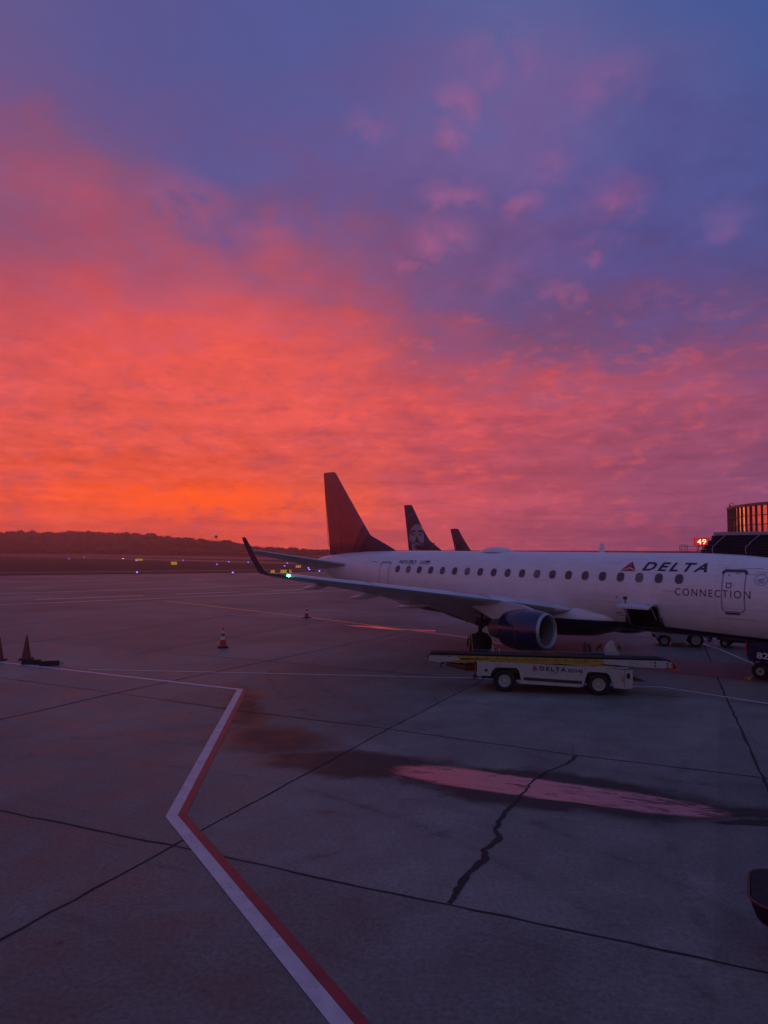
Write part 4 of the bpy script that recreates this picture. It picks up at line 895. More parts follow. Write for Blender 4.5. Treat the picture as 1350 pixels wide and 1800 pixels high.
# ------------------------------------------------------------------ belt loader (origin: near rear wheel contact; x forward, y away from the viewer)
def side_text(parent, name, body, x0, x1, z0, z1, y, m, dz=0., **kw):
    bm = text_bm(body, **kw); fit2d(bm, x0, x1, z0, z1)
    for v in bm.verts: v.co = Vector((v.co.x, y, v.co.y + dz * (v.co.x - x0)))
    return obj(name, bm, M[m], parent, smooth=False)
def belt_loader():
    R = thing('belt_loader', 'low white belt loader with yellow conveyor frame, lettered DELTA 522145, parked alongside the jet engine', 'belt loader', (4.14, 23.93, 0), radians(-9.67))
    prof = [(-.93, 1.03), (-.93, .54), (-.47, .54), (-.42, .70), (-.30, .84), (.40, .84), (.49, .76), (.56, .40), (.44, .40), (.44, .355), (1.5, .315), (2.59, .285), (2.74, .74), (2.84, .79), (3.36, .77), (3.46, .68), (3.60, .28), (3.93, .255), (4.19, .28), (4.20, .885), (3.94, .885), (1.23, .985)]
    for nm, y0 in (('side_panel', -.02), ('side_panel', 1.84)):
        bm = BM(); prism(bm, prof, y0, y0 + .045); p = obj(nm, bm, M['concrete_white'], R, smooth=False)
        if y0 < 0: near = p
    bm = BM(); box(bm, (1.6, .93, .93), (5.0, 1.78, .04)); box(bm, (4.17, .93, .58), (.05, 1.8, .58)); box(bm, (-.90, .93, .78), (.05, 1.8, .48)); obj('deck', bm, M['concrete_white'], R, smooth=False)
    bm = BM(); box(bm, (1.55, .93, .52), (2.0, 1.6, .36), bev=.03); box(bm, (1.5, .93, .42), (4.6, .7, .16)); tube(bm, (0, .1, .39), (0, 1.76, .39), .06); tube(bm, (3.12, .1, .36), (3.12, 1.76, .36), .06)
    box(bm, (.05, .93, .72), (.9, 1.5, .2)); box(bm, (3.12, .93, .68), (.7, 1.5, .16)); obj('chassis', bm, M['black'], R)
    for x, y, r_ in ((0, .14, .385), (3.12, .14, .365), (0, 1.72, .385), (3.12, 1.72, .365)): wheel(R, (x, y, r_), r_, .245, .22)
    bm = BM(); box(bm, (1.60, -.026, .455), (1.92, .02, .10), Matrix.Rotation(.035, 3, 'Y')); 
    obj('louvre', bm, M['black'], near, smooth=False)
    for x in (-.2, 1.0, 2.7, 3.94):
        bm = BM(); box(bm, (x, -.024, .905 if x != 3.94 else .58), (.008, .008, .12 if x != 3.94 else .58)); obj('panel_seam', bm, M['black'], near, smooth=False)
    bm = BM(); box(bm, (1.5, -.045, .325), (2.0, .05, .05), Matrix.Rotation(.03, 3, 'Y')); obj('step_rail', bm, M['concrete_white'], R)
    bm = BM(); lathe(bm, [(0, .001), (0, .068), (.012, .072), (.02, .06)], (0, 0, 0), (0, -1, 0), 20)
    for v in bm.verts: v.co = Vector((v.co.x * .85 + 4.06, v.co.y - .022, v.co.z * 1.35 + .69))
    obj('tie_down_hole', bm, M['dark'], near)
    bm = BM(); box(bm, (3.885, -.026, .58), (.07, .012, .2)); obj('hazard_label', bm, M['yellow'], near, smooth=False)
    # lettering
    side_text(R, 'lettering', 'DELTA', 1.18, 2.05, .785, .925, -.030, 'lettering', dz=-.035, spacing=1.4, bold=.03)
    side_text(R, 'fleet_number', '522145', 2.11, 2.60, .755, .865, -.030, 'lettering', dz=-.03, bold=.025)
    sn_ = side_text(R, 'small_number', '1121', 1.54, 1.76, .695, .755, -.030, 'lettering', spacing=1.1, bold=.01)
    for pts, mm in (([(.92, .80), (1.02, .85), (1.02, .95)], 'red'), ([(1.02, .95), (1.02, .85), (1.12, .80)], 'darkred'), ([(.92, .785), (1.02, .83), (1.12, .785)], 'red')):
        bm = BM(); prism(bm, pts, -.031, -.026); obj('emblem', bm, M[mm], R, smooth=False)
    # conveyor
    cv = bpy.data.objects.new('conveyor', None); COL.objects.link(cv); cv.parent = R
    bm = BM(); prism(bm, [(-2.60, 1.13), (-2.50, 1.235), (5.18, 1.235), (5.46, 1.15), (5.5, 1.10), (5.42, 1.06), (-2.5, 1.06)], .26, .86); obj('belt', bm, M['belt'], cv, smooth=False)
    for nm, y0 in (('side_beam', .17), ('side_beam', .88)):
        bm = BM(); prism(bm, [(-2.55, 1.17), (3.3, 1.17), (3.3, 1.10), (-2.4, 1.085)], y0, y0 + .07); obj(nm, bm, M['yellow'] if True else None, cv, smooth=False)
        bm = BM(); prism(bm, [(3.3, 1.175), (5.30, 1.175), (5.50, 1.12), (5.55, 1.05), (5.50, .975), (5.40, .945), (4.5, .945), (3.3, 1.02)], y0 - .01, y0 + .08); bmesh.ops.bevel(bm, geom=bm.edges[:], offset=.008, segments=1, affect='EDGES'); obj('front_beam', bm, M['concrete_white'], cv, smooth=False)
        bm = BM(); prism(bm, [(-2.62, 1.15), (-1.55, 1.13), (-1.5, 1.03), (-2.25, .92), (-2.62, .98)], y0 - .012, y0 + .06); obj('tail_beam', bm, M['concrete_white'], cv, smooth=False)
        bm = BM(); prism(bm, [(-2.1, .99), (-.4, 1.085), (3.3, 1.085), (3.75, 1.13), (3.75, 1.05), (2.9, .985), (-1.9, .93)], y0 + .01, y0 + .05); obj('lift_arm', bm, M['yellow'], cv, smooth=False)
        bm = BM(); prism(bm, [(1.75, 1.055), (2.4, 1.02), (3.7, .97), (3.7, .93), (2.4, .965), (1.7, 1.01)], y0 - .05, y0 - .015); obj('lift_link', bm, M['yellow'], cv, smooth=False)
    for x, z in ((4.95, 1.12), (4.95, 1.02), (5.34, 1.10), (5.34, 1.0)):
        bm = BM(); tube(bm, (x, .145, z), (x, .158, z), .028, .028, 10); obj('bolt_hole', bm, M['dark'], cv)
    bm = BM(); tube(bm, (5.46, .2, 1.06), (5.46, 1.2, 1.06), .075, None, 16); obj('end_roller', bm, M['black'], cv); bm = BM(); tube(bm, (-2.62, .2, 1.12), (-2.62, 1.2, 1.12), .06, None, 14); obj('end_roller', bm, M['black'], cv)
    bm = BM(); box(bm, (5.52, .7, .90), (.36, 1.1, .07), bev=.02); box(bm, (5.62, .7, 1.03), (.08, 1.06, .16), bev=.02); obj('bumper', bm, M['orange'], cv)
    bm = BM(); lathe(bm, [(0, .02), (.0, .045), (.03, .045), (.035, .01)], (5.50, .16, 1.07), (0, -1, 0), 12); obj('end_marker', bm, M['red'], cv)
    bm = BM(); prism(bm, [(4.2, .62), (4.2, .42), (4.72, .43), (4.5, .52)], .5, .62); obj('tow_hitch', bm, M['rust'], R)
    # lift cylinders and hoses hanging at the tail
    bm = BM(); tube(bm, (-2.0, .35, .86), (-1.35, .35, .74), .09, .09, 14); tube(bm, (-1.35, .35, .74), (-.9, .35, .82), .05, .05, 10); box(bm, (-1.15, .6, .72), (.42, .5, .22), bev=.04); tube(bm, (-1.6, .5, .95), (-1.2, .5, .62), .05)
    obj('lift_cylinder', bm, M['rust'], R)
    bm = BM(); box(bm, (-1.0, .12, .78), (.05, .10, .44)); box(bm, (-1.0, .12, .48), (.14, .06, .1)); box(bm, (-2.15, .3, .92), (.10, .1, .14)); tube(bm, (-1.02, .12, .55), (-1.02, .12, .40), .03); tube(bm, (-2.2, .3, .86), (-2.2, .3, .72), .02)
    obj('stabiliser', bm, M['black'], R)
    bm = BM(); box(bm, (-1.0, .05, .78), (.04, .02, .34)); obj('tail_reflector', bm, M['red'], R, smooth=False)
    bm = BM(); path(bm, [(-1.26, 1.05, 1.2), (-1.22, 1.05, 1.80), (-1.17, 1.05, 1.82), (-1.12, 1.05, 1.2)], .018); tube(bm, (-1.2, 1.05, 1.82), (-1.2, 1.05, 1.88), .025); obj('handrail', bm, M['handrail'], R)
    bm = BM(); path(bm, [(-1.2, 1.15, 1.25), (5.0, 1.2, 1.26)], .010, 6); obj('guide_rail', bm, M['steel'], R)
    for x, z in ((-.42, 1.44), (-.38, 1.36), (-.17, 1.30)):
        bm = BM(); lathe(bm, [(0, .001), (0, .022), (.02, .022), (.02, .001)], (x, 1.1, z), (0, -1, 0), 8); tube(bm, (x, 1.12, z), (x, 1.12, 1.2), .008, None, 5); obj('reflector', bm, M['reflect'], R)
    bm = BM()
    for k in range(17): tube(bm, (-1.9 + k * .33, .165, 1.135), (-1.9 + k * .33, .15, 1.135), .022, None, 8)
    rl_ = obj('roller_ends', bm, M['black'], cv); rl_['kind'] = 'stuff'
    bm = BM(); path(bm, [(-1.3, .1, 1.0), (-1.0, .05, .93), (-.7, .06, .98), (-.3, .1, 1.02)], .016, 6); obj('hydraulic_hose', bm, M['black'], R)
    bm = BM(); path(bm, [(2.9, .12, .98), (3.2, .06, .90), (3.5, .07, .92), (3.8, .15, 1.0)], .016, 6); obj('hydraulic_hose', bm, M['black'], R)
    bm = BM(); tube(bm, (2.3, .5, .75), (3.6, .5, 1.02), .045, .045, 10); tube(bm, (1.8, .5, .66), (2.4, .5, .77), .07, .07, 12); obj('lift_ram', bm, M['steel'], R)
    bm = BM(); box(bm, (3.25, 1.68, 1.18), (.5, .42, .10), bev=.03); box(bm, (3.02, 1.68, 1.36), (.09, .42, .36), Matrix.Rotation(-.15, 3, 'Y'), bev=.03); obj('driver_seat', bm, M['black'], R)
    bm = BM(); lathe(bm, [(0, .001), (0, .04), (.03, .05), (.03, .01)], (-.62, -.02, .74), (0, -1, 0), 14); obj('fuel_cap', bm, M['black'], near)
    # driver's station: curved white cowl, seat back and steering wheel
    bm = BM(); prism(bm, [(3.5, .95), (3.52, 1.24), (3.58, 1.40), (3.68, 1.54), (3.78, 1.62), (3.86, 1.60), (3.89, 1.46), (3.96, 1.28), (4.10, 1.10), (4.18, .95)], 1.48, 1.86); bmesh.ops.bevel(bm, geom=bm.edges[:], offset=.03, segments=2, affect='EDGES'); obj('driver_cowl', bm, M['concrete_white'], R)
    bm = BM(); box(bm, (3.79, 1.66, 1.60), (.13, .2, .04), bev=.015); obj('dash_panel', bm, M['strap'], R)
    bm = BM()
    c = Vector((4.05, 1.66, 1.42)); u = Vector((0, 1, 0)); w = Vector((-.35, 0, .94)).normalized(); pts = [c + (u * cos(2*pi*i/20) + w * sin(2*pi*i/20)) * .16 for i in range(21)]; path(bm, pts, .012, 6); tube(bm, c, (3.85, 1.66, 1.3), .018); obj('steering_wheel', bm, M['black'], R)
    return R
M['rust'] = wearm('rusty_steel', (.14, .05, .03), .7, .2, .4, 8)
M['handrail'] = wearm('handrail_orange', (.35, .16, .07), .5, 0, .2, 9)
belt_loader()

# ------------------------------------------------------------------ baggage tractor behind the nose, cart behind it
t = thing('baggage_tractor', 'white baggage tractor seen beneath the jet, between its far engine and nose gear', 'tractor', (14.27, 35.4, 0), radians(-15.8))
bm = BM(); prism(bm, [(-.42, .78), (-.42, .42), (-.28, .40), (-.22, .55), (.2, .56), (.30, .42), (.36, .16), (1.02, .12), (1.06, .44), (1.2, .70), (1.78, .70), (1.92, .46), (2.05, .44), (2.05, .84), (1.3, .98), (.95, .95), (.9, .80)], 0, 1.25)
bmesh.ops.bevel(bm, geom=bm.edges[:], offset=.015, segments=1, affect='EDGES'); obj('body', bm, M['concrete_white'], t, smooth=False)
bm = BM(); prism(bm, [(.44, .60), (.40, .24), (.98, .20), (.98, .60)], -.012, .0); prism(bm, [(.36, .58), (.28, .58), (.38, .20), (.44, .20)], -.02, -.002); obj('side_panel', bm, M['strap'], t, smooth=False)
bm = BM(); box(bm, (.68, -.03, .155), (.72, .05, .05), bev=.01); obj('running_board', bm, M['black'], t)
for x, y, r_ in ((0, .12, .275), (1.49, .14, .36), (0, 1.12, .275), (1.49, 1.12, .36)): wheel(t, (x, y, r_), r_, .22, r_ * .66)
bm = BM(); box(bm, (1.2, .62, 1.15), (.12, 1.0, .5), bev=.04); box(bm, (.98, .62, .98), (.45, 1.0, .12), bev=.03); obj('seat', bm, M['black'], t)
bm = BM(); tube(bm, (.45, .62, .9), (.62, .62, 1.15), .02); path(bm, [Vector((.64, .62, 1.15)) + Vector((.06 * cos(a), .17 * sin(a), .15 * cos(a))) for a in [2*pi*i/14 for i in range(15)]], .012, 6); obj('steering_wheel', bm, M['black'], t)
bm = BM(); box(bm, (-.48, .6, .5), (.12, .9, .16), bev=.03); obj('bumper', bm, M['rust'], t)

t = thing('baggage_cart', 'dark low baggage cart standing behind the nose gear of the white jet', 'cart', (16.9, 35.1, 0), radians(-35))
bm = BM(); box(bm, (1.15, .6, .42), (2.5, 1.3, .12), bev=.02); box(bm, (1.15, .6, .30), (2.2, .4, .14)); obj('chassis', bm, M['black'], t)
for x in (.25, 2.05):
    for y in (.05, 1.15): wheel(t, (x, y, .23), .23, .14, .12)
bm = BM(); box(bm, (1.15, 1.2, 1.0), (2.4, .05, 1.05)); box(bm, (0, .6, 1.0), (.05, 1.2, 1.05)); box(bm, (2.3, .6, 1.0), (.05, 1.2, 1.05)); box(bm, (1.15, .6, 1.55), (2.45, 1.3, .05)); box(bm, (1.15, 0.0, 1.1), (2.4, .04, .85)); obj('canopy', bm, M['belt'], t, smooth=False)
bm = BM(); path(bm, [(2.4, .6, .35), (3.1, .6, .3)], .03); obj('tow_bar', bm, M['black'], t)
t = thing('dolly', 'small orange dolly on the pavement behind the baggage tractor', 'dolly', (17.3, 37.6, 0), radians(-30))
bm = BM(); box(bm, (0, 0, .28), (.75, .5, .10), bev=.02); box(bm, (.3, 0, .45), (.08, .5, .3), bev=.02); obj('frame', bm, M['orange'], t)
for x in (-.28, .28):
    for y in (-.2, .2): wheel(t, (x, y, .11), .11, .06, .05)

# ------------------------------------------------------------------ cones and chocks
def cone_bm(h, r):
    bm = BM(); lathe(bm, [(.045, r), (.05, r*.98), (h*.96, r*.17), (h, r*.14), (h, .001)], (0, 0, 0), (0, 0, 1), 24); return bm
def cone(x, y, h, label, body, bands=True, rz=.3):
    t = thing('traffic_cone', label, 'traffic cone', (x, y, 0), rz, 'traffic cones on the ramp'); r = h * .19
    bm = BM(); box(bm, (0, 0, .025), (r*2.7, r*2.7, .05), bev=.012); obj('base', bm, M['rubber'], t)
    obj('cone_body', cone_bm(h, r), M[body], t)
    if bands:
        for f0, f1 in ((.40, .56), (.72, .86)):
            rr = lambda f: r * (.98 + (.17 - .98) * f) + .006
            bm = BM(); lathe(bm, [(h*f0, rr(f0)), (h*f1, rr(f1))], (0, 0, 0), (0, 0, 1), 24); obj('reflective_band', bm, M['reflect'], t)
    return t
cone(-7.98, 34.6, .98, 'orange and white banded cone alone on the open pavement, nearest of the banded ones', 'cone')
cone(-5.5, 49.6, .86, 'small banded cone beside the yellow line beyond the wing', 'cone', rz=.8)
cone(-15.75, 30.75, 1.05, 'plain red cone by the dark chocks near the left edge', 'cone_red', False)
cone(-16.75, 30.4, 1.0, 'plain red cone cut by the left edge of the photo', 'cone_red', False, .1)
cone(9.0, 31.2, .78, 'dark cone behind the belt loader beyond the engine intake', 'rust', False, .5)  # body coloured dark brown, without bands
for x, y, a, lb in ((-14.85, 29.45, .12, 'long dark rubber chock lying beside the red cones'), (-13.95, 29.15, .35, 'dark rubber chock lying at the end of the white line right of the red cones')):
    t = thing('wheel_chock', lb, 'wheel chock', (x, y, 0), a, 'wheel chocks at the white line')
    bm = BM(); prism(bm, [(-.14, 0), (.14, 0), (.06, .19), (-.06, .19)], -.38, .38, 'xz'); bmesh.ops.transform(bm, matrix=Matrix.Rotation(pi/2, 4, 'Z'), verts=bm.verts[:]); bmesh.ops.bevel(bm, geom=bm.edges[:], offset=.02, segments=2, affect='EDGES'); obj('block', bm, M['rubber'], t)
    bm = BM(); path(bm, [(.38, 0, .1), (.46, 0, .13), (.5, .05, .06), (.42, .1, .02)], .014, 6); obj('rope', bm, M['strap'], t)
t = thing('a_frame_stand', 'small folded pink-grey frame leaning near the driver cowl of the belt loader', 'stand', (9.75, 31.6, 0), .2)
bm = BM(); path(bm, [(-.2, 0, .28), (.12, .05, .62), (.22, .1, .2), (0, 0, 0)], .025); path(bm, [(.12, .05, .62), (-.05, .2, 0)], .022); path(bm, [(-.2, 0, .28), (-.25, 0, 0)], .022); obj('frame', bm, M['rust'], t)

# ------------------------------------------------------------------ dark ramp tractor cut by the right edge
M['trim_brown'] = wearm('worn_brown_trim', (.09, .045, .04), .6, .1, .3, 8); M['void_black'] = wearm('matt_black', (.004, .004, .005), .8, 0, .3, 8)
t = thing('ramp_tractor', 'black rounded front of a ramp vehicle cut by the right edge near the camera', 'ramp vehicle', (4.5, 8.72, 0), radians(-28)); t.scale = (.8, .8, .8)
bm = BM(); rings = []
for z, x0, wy in ((.50, .50, .48), (.56, .30, .58), (.62, .18, .62), (.68, .08, .66), (.86, .02, .68), (.94, .0, .68), (.97, .03, .65)):
    rings.append([Vector((x, y, z)) for x, y in [(p[0] + 1.5 + x0 / 2, p[1]) for p in rrect(0, 0, 3.0 - x0, wy * 2, .32, 8)]])
loft(bm, rings); bmesh.ops.recalc_face_normals(bm, faces=bm.faces); obj('body', bm, M['void_black'], t)
bm = BM(); pts = [Vector((p[0] + 1.5, p[1], .955)) for p in rrect(0, 0, 3.02, 1.38, .34, 8)]; path(bm, pts + [pts[0]], .022, 6); obj('rim_trim', bm, M['trim_brown'], t)
bm = BM(); pts = [Vector((p[0] + 1.6, p[1], .62)) for p in rrect(0, 0, 2.96, 1.34, .34, 8)]; [setattr(v_, 'z', .66) for v_ in pts]; path(bm, pts + [pts[0]], .014, 6); obj('lower_trim', bm, M['trim_brown'], t)
for x in (.75, 2.4):
    for y in (-.55, .55): wheel(t, (x, y, .28), .28, .2, .16)
bm = BM(); box(bm, (2.2, 0, 1.15), (.5, .9, .4), bev=.06); obj('seat', bm, M['black'], t)
bm = BM(); f = frac([(5.9, 12.65), (6.15, 12.55), (6.7, 12.5), (7.2, 12.45), (7.1, 12.75), (6.5, 12.8), (6.2, 12.72)], .05); bm.faces.new([bm.verts.new((p.x, p.y, .0025)) for p in f]); struct(obj('oil_stain', bm, M['joint'], smooth=False))

# ------------------------------------------------------------------ other parked jets: only their tails rise over the near jet
def far_jet(label, tip_xy, tipz, L, crown, R_, fin, paint, emblem=None, wing_z=1.9, s_tip=None, engines=True):
    """fin = list of (z, s_le, s_te, thickness)"""
    s_te = s_tip
    loc = Vector((tip_xy[0], tip_xy[1])) + Vector((FX, FY)) * (s_te - L / 2)
    root = thing('passenger_jet', label, 'airplane', (loc.x, loc.y, 0), -HD, 'parked jets farther along the terminal')
    def B(s, r, z): return Vector((L/2 - s, -r, z))
    prof = [(0, -.35, .03), (.02, -.25, .30), (.06, -.1, .66), (.12, -.0, .93), (.18, 0, 1.), (.62, 0, 1.), (.72, .06, .95), (.82, .25, .78), (.92, .48, .46), (.985, .66, .17), (1., .70, .05)]
    bm = BM(); rings = []
    for u, dz, k in prof: rings.append([B(u * L, R_ * k * cos(a), crown - R_ + dz * R_ * .75 + R_ * k * sin(a)) for a in [2*pi*i/28 for i in range(28)]])
    loft(bm, rings); bmesh.ops.recalc_face_normals(bm, faces=bm.faces); obj('fuselage', bm, M['white'], root)
    bm = BM(); rings = []
    for z, le, te, th in fin:
        c = te - le; rings.append([B(le + x * c, (y - .02 * sin(pi * x)) * c, z) for x, y in airfoil(11, th)])
    loft(bm, rings); bmesh.ops.recalc_face_normals(bm, faces=bm.faces); fo = obj('fin', bm, M[paint], root)
    zc = crown - R_
    for sg in (1, -1):
        bm = BM(); rings = []
        for r, s, c, z in ((.9*R_, .38*L, .19*L, zc - .6*R_), (.47*L*.97, .60*L, .045*L, zc + .6)):
            rings.append([B(s + x * c, sg * r, z + y * c) for x, y in airfoil(11, .11)])
        loft(bm, rings); bmesh.ops.recalc_face_normals(bm, faces=bm.faces); obj('wing', bm, M['wing'], root)
        bm = BM(); rings = []
        for r, s, c, z in ((.2, .875*L, .09*L, crown - .6), (.17*L, .94*L, .04*L, crown - .25)):
            rings.append([B(s + x * c, sg * r, z + y * c) for x, y in airfoil(11, .10)])
        loft(bm, rings); bmesh.ops.recalc_face_normals(bm, faces=bm.faces); obj('tailplane', bm, M['wing'], root)
        C = B(.36*L, sg * .145*L, zc - R_ * .75); bm = BM(); lathe(bm, [(0, .5*R_), (.1, .58*R_), (1.2, .62*R_), (2.6, .5*R_), (3.4, .36*R_)], C, (-1, 0, 0), 24); lathe(bm, [(.02, .5*R_), (.6, .45*R_), (.65, .01)], C, (-1, 0, 0), 24); obj('engine', bm, M['navy'], root)
        gx = .50*L
        bm = BM(); tube(bm, B(gx, sg*.075*L, zc - .6*R_), B(gx, sg*.075*L, .5), .12); lathe(bm, [(-.35, .3), (-.35, .5), (-.25, .55), (.25, .55), (.35, .5), (.35, .3)], B(gx, sg*.075*L, .55), (0, 1, 0), 20); obj('main_gear', bm, M['rubber'], root)
    bm = BM(); tube(bm, B(.12*L, 0, zc - .8*R_), B(.12*L, 0, .4), .1); lathe(bm, [(-.25, .15), (-.25, .33), (-.15, .38), (.15, .38), (.25, .33), (.25, .15)], B(.12*L, 0, .38), (0, 1, 0), 20); obj('nose_gear', bm, M['rubber'], root)
    if emblem: emblem(root, B, fo, fin)
    return root
# 1: navy tail with a pale portrait emblem
def portrait(root, B, fo, fin):
    def conv(px, py):
        z = CAM_H + (967 - py) * 118 / 1214; s = 39.2 - (px - 710.2) * 118 / 1214 / .700; return s, z
    def patch(name, pts, m, off):
        bm = BM(); bm.faces.new([bm.verts.new(((conv(*p)[0]) * -1, conv(*p)[1], 0)) for p in pts]); slice_y(bm, .5); bmesh.ops.transform(bm, matrix=Matrix.Rotation(pi/2, 4, 'Z'), verts=bm.verts[:]); slice_y(bm, .4); bmesh.ops.transform(bm, matrix=Matrix.Rotation(-pi/2, 4, 'Z'), verts=bm.verts[:])
        for v in bm.verts:
            s, z = -v.co.x, v.co.y
            for (a, b) in zip(fin, fin[1:]):
                if a[0] <= z <= b[0] or b is fin[-1]:
                    t_ = min(1, max(0, (z - a[0]) / (b[0] - a[0]))); le, te, th = [a[i] + (b[i] - a[i]) * t_ for i in (1, 2, 3)]; break
            c = te - le; x = min(.98, max(.02, (s - le) / c)); y = 5 * th * (.2969 * sqrt(x) - .126 * x - .3516 * x**2 + .2843 * x**3 - .1036 * x**4) * 1.02 * c
            v.co = B(s, y + off, z)
        bmesh.ops.triangulate(bm, faces=bm.faces[:]); return obj(name, bm, M[m], fo, smooth=False)
    P_ = lambda *a: [(560 + x / 4.5, 820 + y / 4.5) for x, y in a]
    face = patch('emblem_face', P_((735, 495), (760, 465), (790, 462), (815, 490), (828, 540), (832, 590), (822, 630), (800, 662), (745, 662), (728, 620), (718, 570), (722, 525)), 'face', .03)
    for nm, pts in (('brow', P_((722, 528), (745, 508), (772, 512), (775, 522), (748, 522), (730, 545))), ('brow', P_((785, 510), (812, 508), (826, 535), (812, 528), (792, 524))),
                    ('eye', P_((738, 540), (764, 535), (766, 544), (742, 551))), ('eye', P_((792, 540), (814, 540), (818, 550), (796, 549))),
                    ('nose_shade', P_((778, 545), (786, 575), (796, 592), (778, 600), (762, 592), (772, 580))), ('moustache', P_((745, 605), (770, 598), (800, 598), (812, 612), (800, 612), (785, 606), (765, 608), (750, 618))),
                    ('mouth', P_((756, 622), (795, 618), (790, 628), (762, 630))), ('beard', P_((752, 636), (776, 632), (808, 625), (812, 605), (824, 610), (812, 645), (796, 662), (770, 655))), ('cheek_line', P_((730, 575), (740, 600), (738, 640), (730, 620)))):
        patch('emblem_' + nm, pts, 'fin_a', .045)
    hood = [(680, 400), (712, 372), (755, 366)], 
    patch('emblem_hood', P_((695, 410), (722, 385), (762, 372), (772, 384), (730, 398), (700, 424)), 'hood', .03)
    patch('emblem_hood', P_((868, 662), (888, 628), (898, 600), (904, 612), (896, 640), (884, 662)), 'hood', .03)
M['face'] = wearm('emblem_pale_blue', (.30, .30, .36), .45, 0, .12, 2)
M['hood'] = wearm('emblem_dim_blue', (.08, .09, .13), .45, 0, .12, 2)
FIN1 = [(4.4, 30.4, 38.0, .04), (4.95, 31.0, 38.1, .05), (6.45, 33.4, 38.3, .08), (8.5, 34.95, 38.6, .095), (10.5, 36.15, 38.9, .10), (12.3, 37.25, 39.15, .10), (12.48, 37.5, 39.2, .05)]
far_jet('white jet whose navy fin carries a pale smiling face in a hood', ((710.2 - 675) / 1214 * 118, 118), 12.5, 39.6, 4.62, 1.88, FIN1, 'fin_a', portrait, s_tip=39.2)
def mark(root, B, fo, fin):
    bm = BM(); prism(bm, [(15.8 - 29.4, 5.0), (15.8 - 29.0, 5.0), (15.8 - 29.25, 6.1), (15.8 - 29.45, 6.1)], -.34, -.30); obj('fin_mark', bm, M['face'], fo, smooth=False)
FIN2 = [(4.3, 24.2, 29.6, .06), (5.0, 25.0, 29.75, .08), (7.0, 26.6, 30.2, .09), (9.8, 28.5, 31.0, .09), (10.0, 28.8, 31.0, .05)]
far_jet('distant jet with a short plain dark fin, farthest of the parked tails', ((792 - 675) / 1214 * 168, 168), 10, 31.6, 4.4, 1.6, FIN2, 'fin_n', mark, s_tip=31.0)

# ------------------------------------------------------------------ jet bridge with accordion canopy on the far side of the nose
jb = thing('jet_bridge', 'dark ribbed accordion canopy of the jet bridge behind the nose of the lettered white jet', 'jet bridge', ac_world(15.5, 0) + (0,), -HD)
def canopy_layers():
    bm = BM(); z = 2.5; k = 0
    while z < 5.44:
        u = max(0., (z - 4.75) / .72); sA = 7.12 - .62 * u + (.05 if k % 2 else 0); r0 = -1.72 + .28 * max(0, min(1, (z - 4.2) / 1.2)); hh = .098
        ring = []
        for s in (sA, sA - .1, 5.8, 4.5, 3.2, 2.2):
            sag = .02 * sin(s * 3.1 + k)
            ring.append([A(s, r0 - .06 , z + sag*.3), A(s, r0 + (.0 if s == sA else .035), z + hh * .5 + sag*.3), A(s, r0 - .06, z + hh + sag*.3), A(s, -3.6, z + hh), A(s, -3.6, z)])
        loft(bm, ring); z += .1; k += 1
    bmesh.ops.recalc_face_normals(bm, faces=bm.faces); return bm
obj('canopy', canopy_layers(), M['canopy'], jb, smooth=False)
bm = BM(); box(bm, A(4.05, -2.5, 5.60), (4.9, 2.2, .07), bev=.02); box(bm, A(4.05, -1.38, 5.555), (4.9, .04, .12), bev=.01); rf = obj('roof', bm, M['canopy_roof'], jb)
bm = BM(); box(bm, A(4.05, -2.6, 5.47), (4.8, 2.1, .13)); obj('roof_underside', bm, M['dark'], jb, smooth=False)
for s0 in (6.02, 4.72):
    bm = BM(); pp = [A(s0, -1.40, 5.50), A(s0 + .18, -1.41, 5.36), A(s0 + .38, -1.43, 5.19), A(s0 + .42, -1.44, 5.12), A(s0 + .53, -1.45, 5.05), A(s0 + .58, -1.46, 4.95), A(s0 + .575, -1.5, 4.72)]
    path(bm, pp, .016, 8); obj('strap', bm, M['strap'], jb)
bm = BM(); box(bm, A(4.2, -4.9, 4.0), (3.6, 2.8, 2.9), bev=.05); obj('cab', bm, M['bridge'], jb)
bm = BM()
Rz = Matrix.Rotation(-.62, 3, 'Z')
box(bm, A(-7.2, -14.5, 3.95), (27, 2.3, 2.5), Matrix.Rotation(radians(41), 3, 'Z'), bev=.04); obj('tunnel', bm, M['bridge'], jb)
bm = BM(); box(bm, A(-1.2, -9.3, 1.35), (.5, .5, 2.7)); box(bm, A(-1.2, -9.3, .5), (.5, 2.8, .35)); obj('support_leg', bm, M['steel'], jb)
for dy in (-1.2, 1.2): wheel(jb, A(-1.2, -9.3 + dy, .5), .5, .35, .28)

# ------------------------------------------------------------------ terminal rotunda, roof lamp, gate sign on its service platform
RC = Vector((74.6, 100.2)); RR = 22.
tr = thing('terminal_rotunda', 'round glass-walled terminal drum glowing with reflected sunset at the right edge', 'building', (RC.x, RC.y, 0))
def mirror_glass():
    m, q, b = mat('curtain_wall_glass'); T = q.node('ShaderNodeTexCoord').outputs['Object']
    b.inputs['Base Color'].default_value = (.85, .72, .58, 1); b.inputs['Metallic'].default_value = .9
    n = q.noise(T, .9, 3, .5); q.put(b.inputs['Roughness'], q.maprange(n, .3, .7, .03, .12))
    bn = q.node('ShaderNodeBump'); bn.inputs['Strength'].default_value = .10; bn.inputs['Distance'].default_value = .04; q.put(bn.inputs['Height'], q.noise(T, .5, 3, .5)); q.nt.links.new(bn.outputs[0], b.inputs['Normal'])
    return m
M['mirror'] = mirror_glass(); M['mullion'] = wearm('mullion', (.11, .06, .055), .45, .4, .15, 4); M['fascia'] = wearm('fascia', (.22, .15, .13), .5, .2, .12, 3)
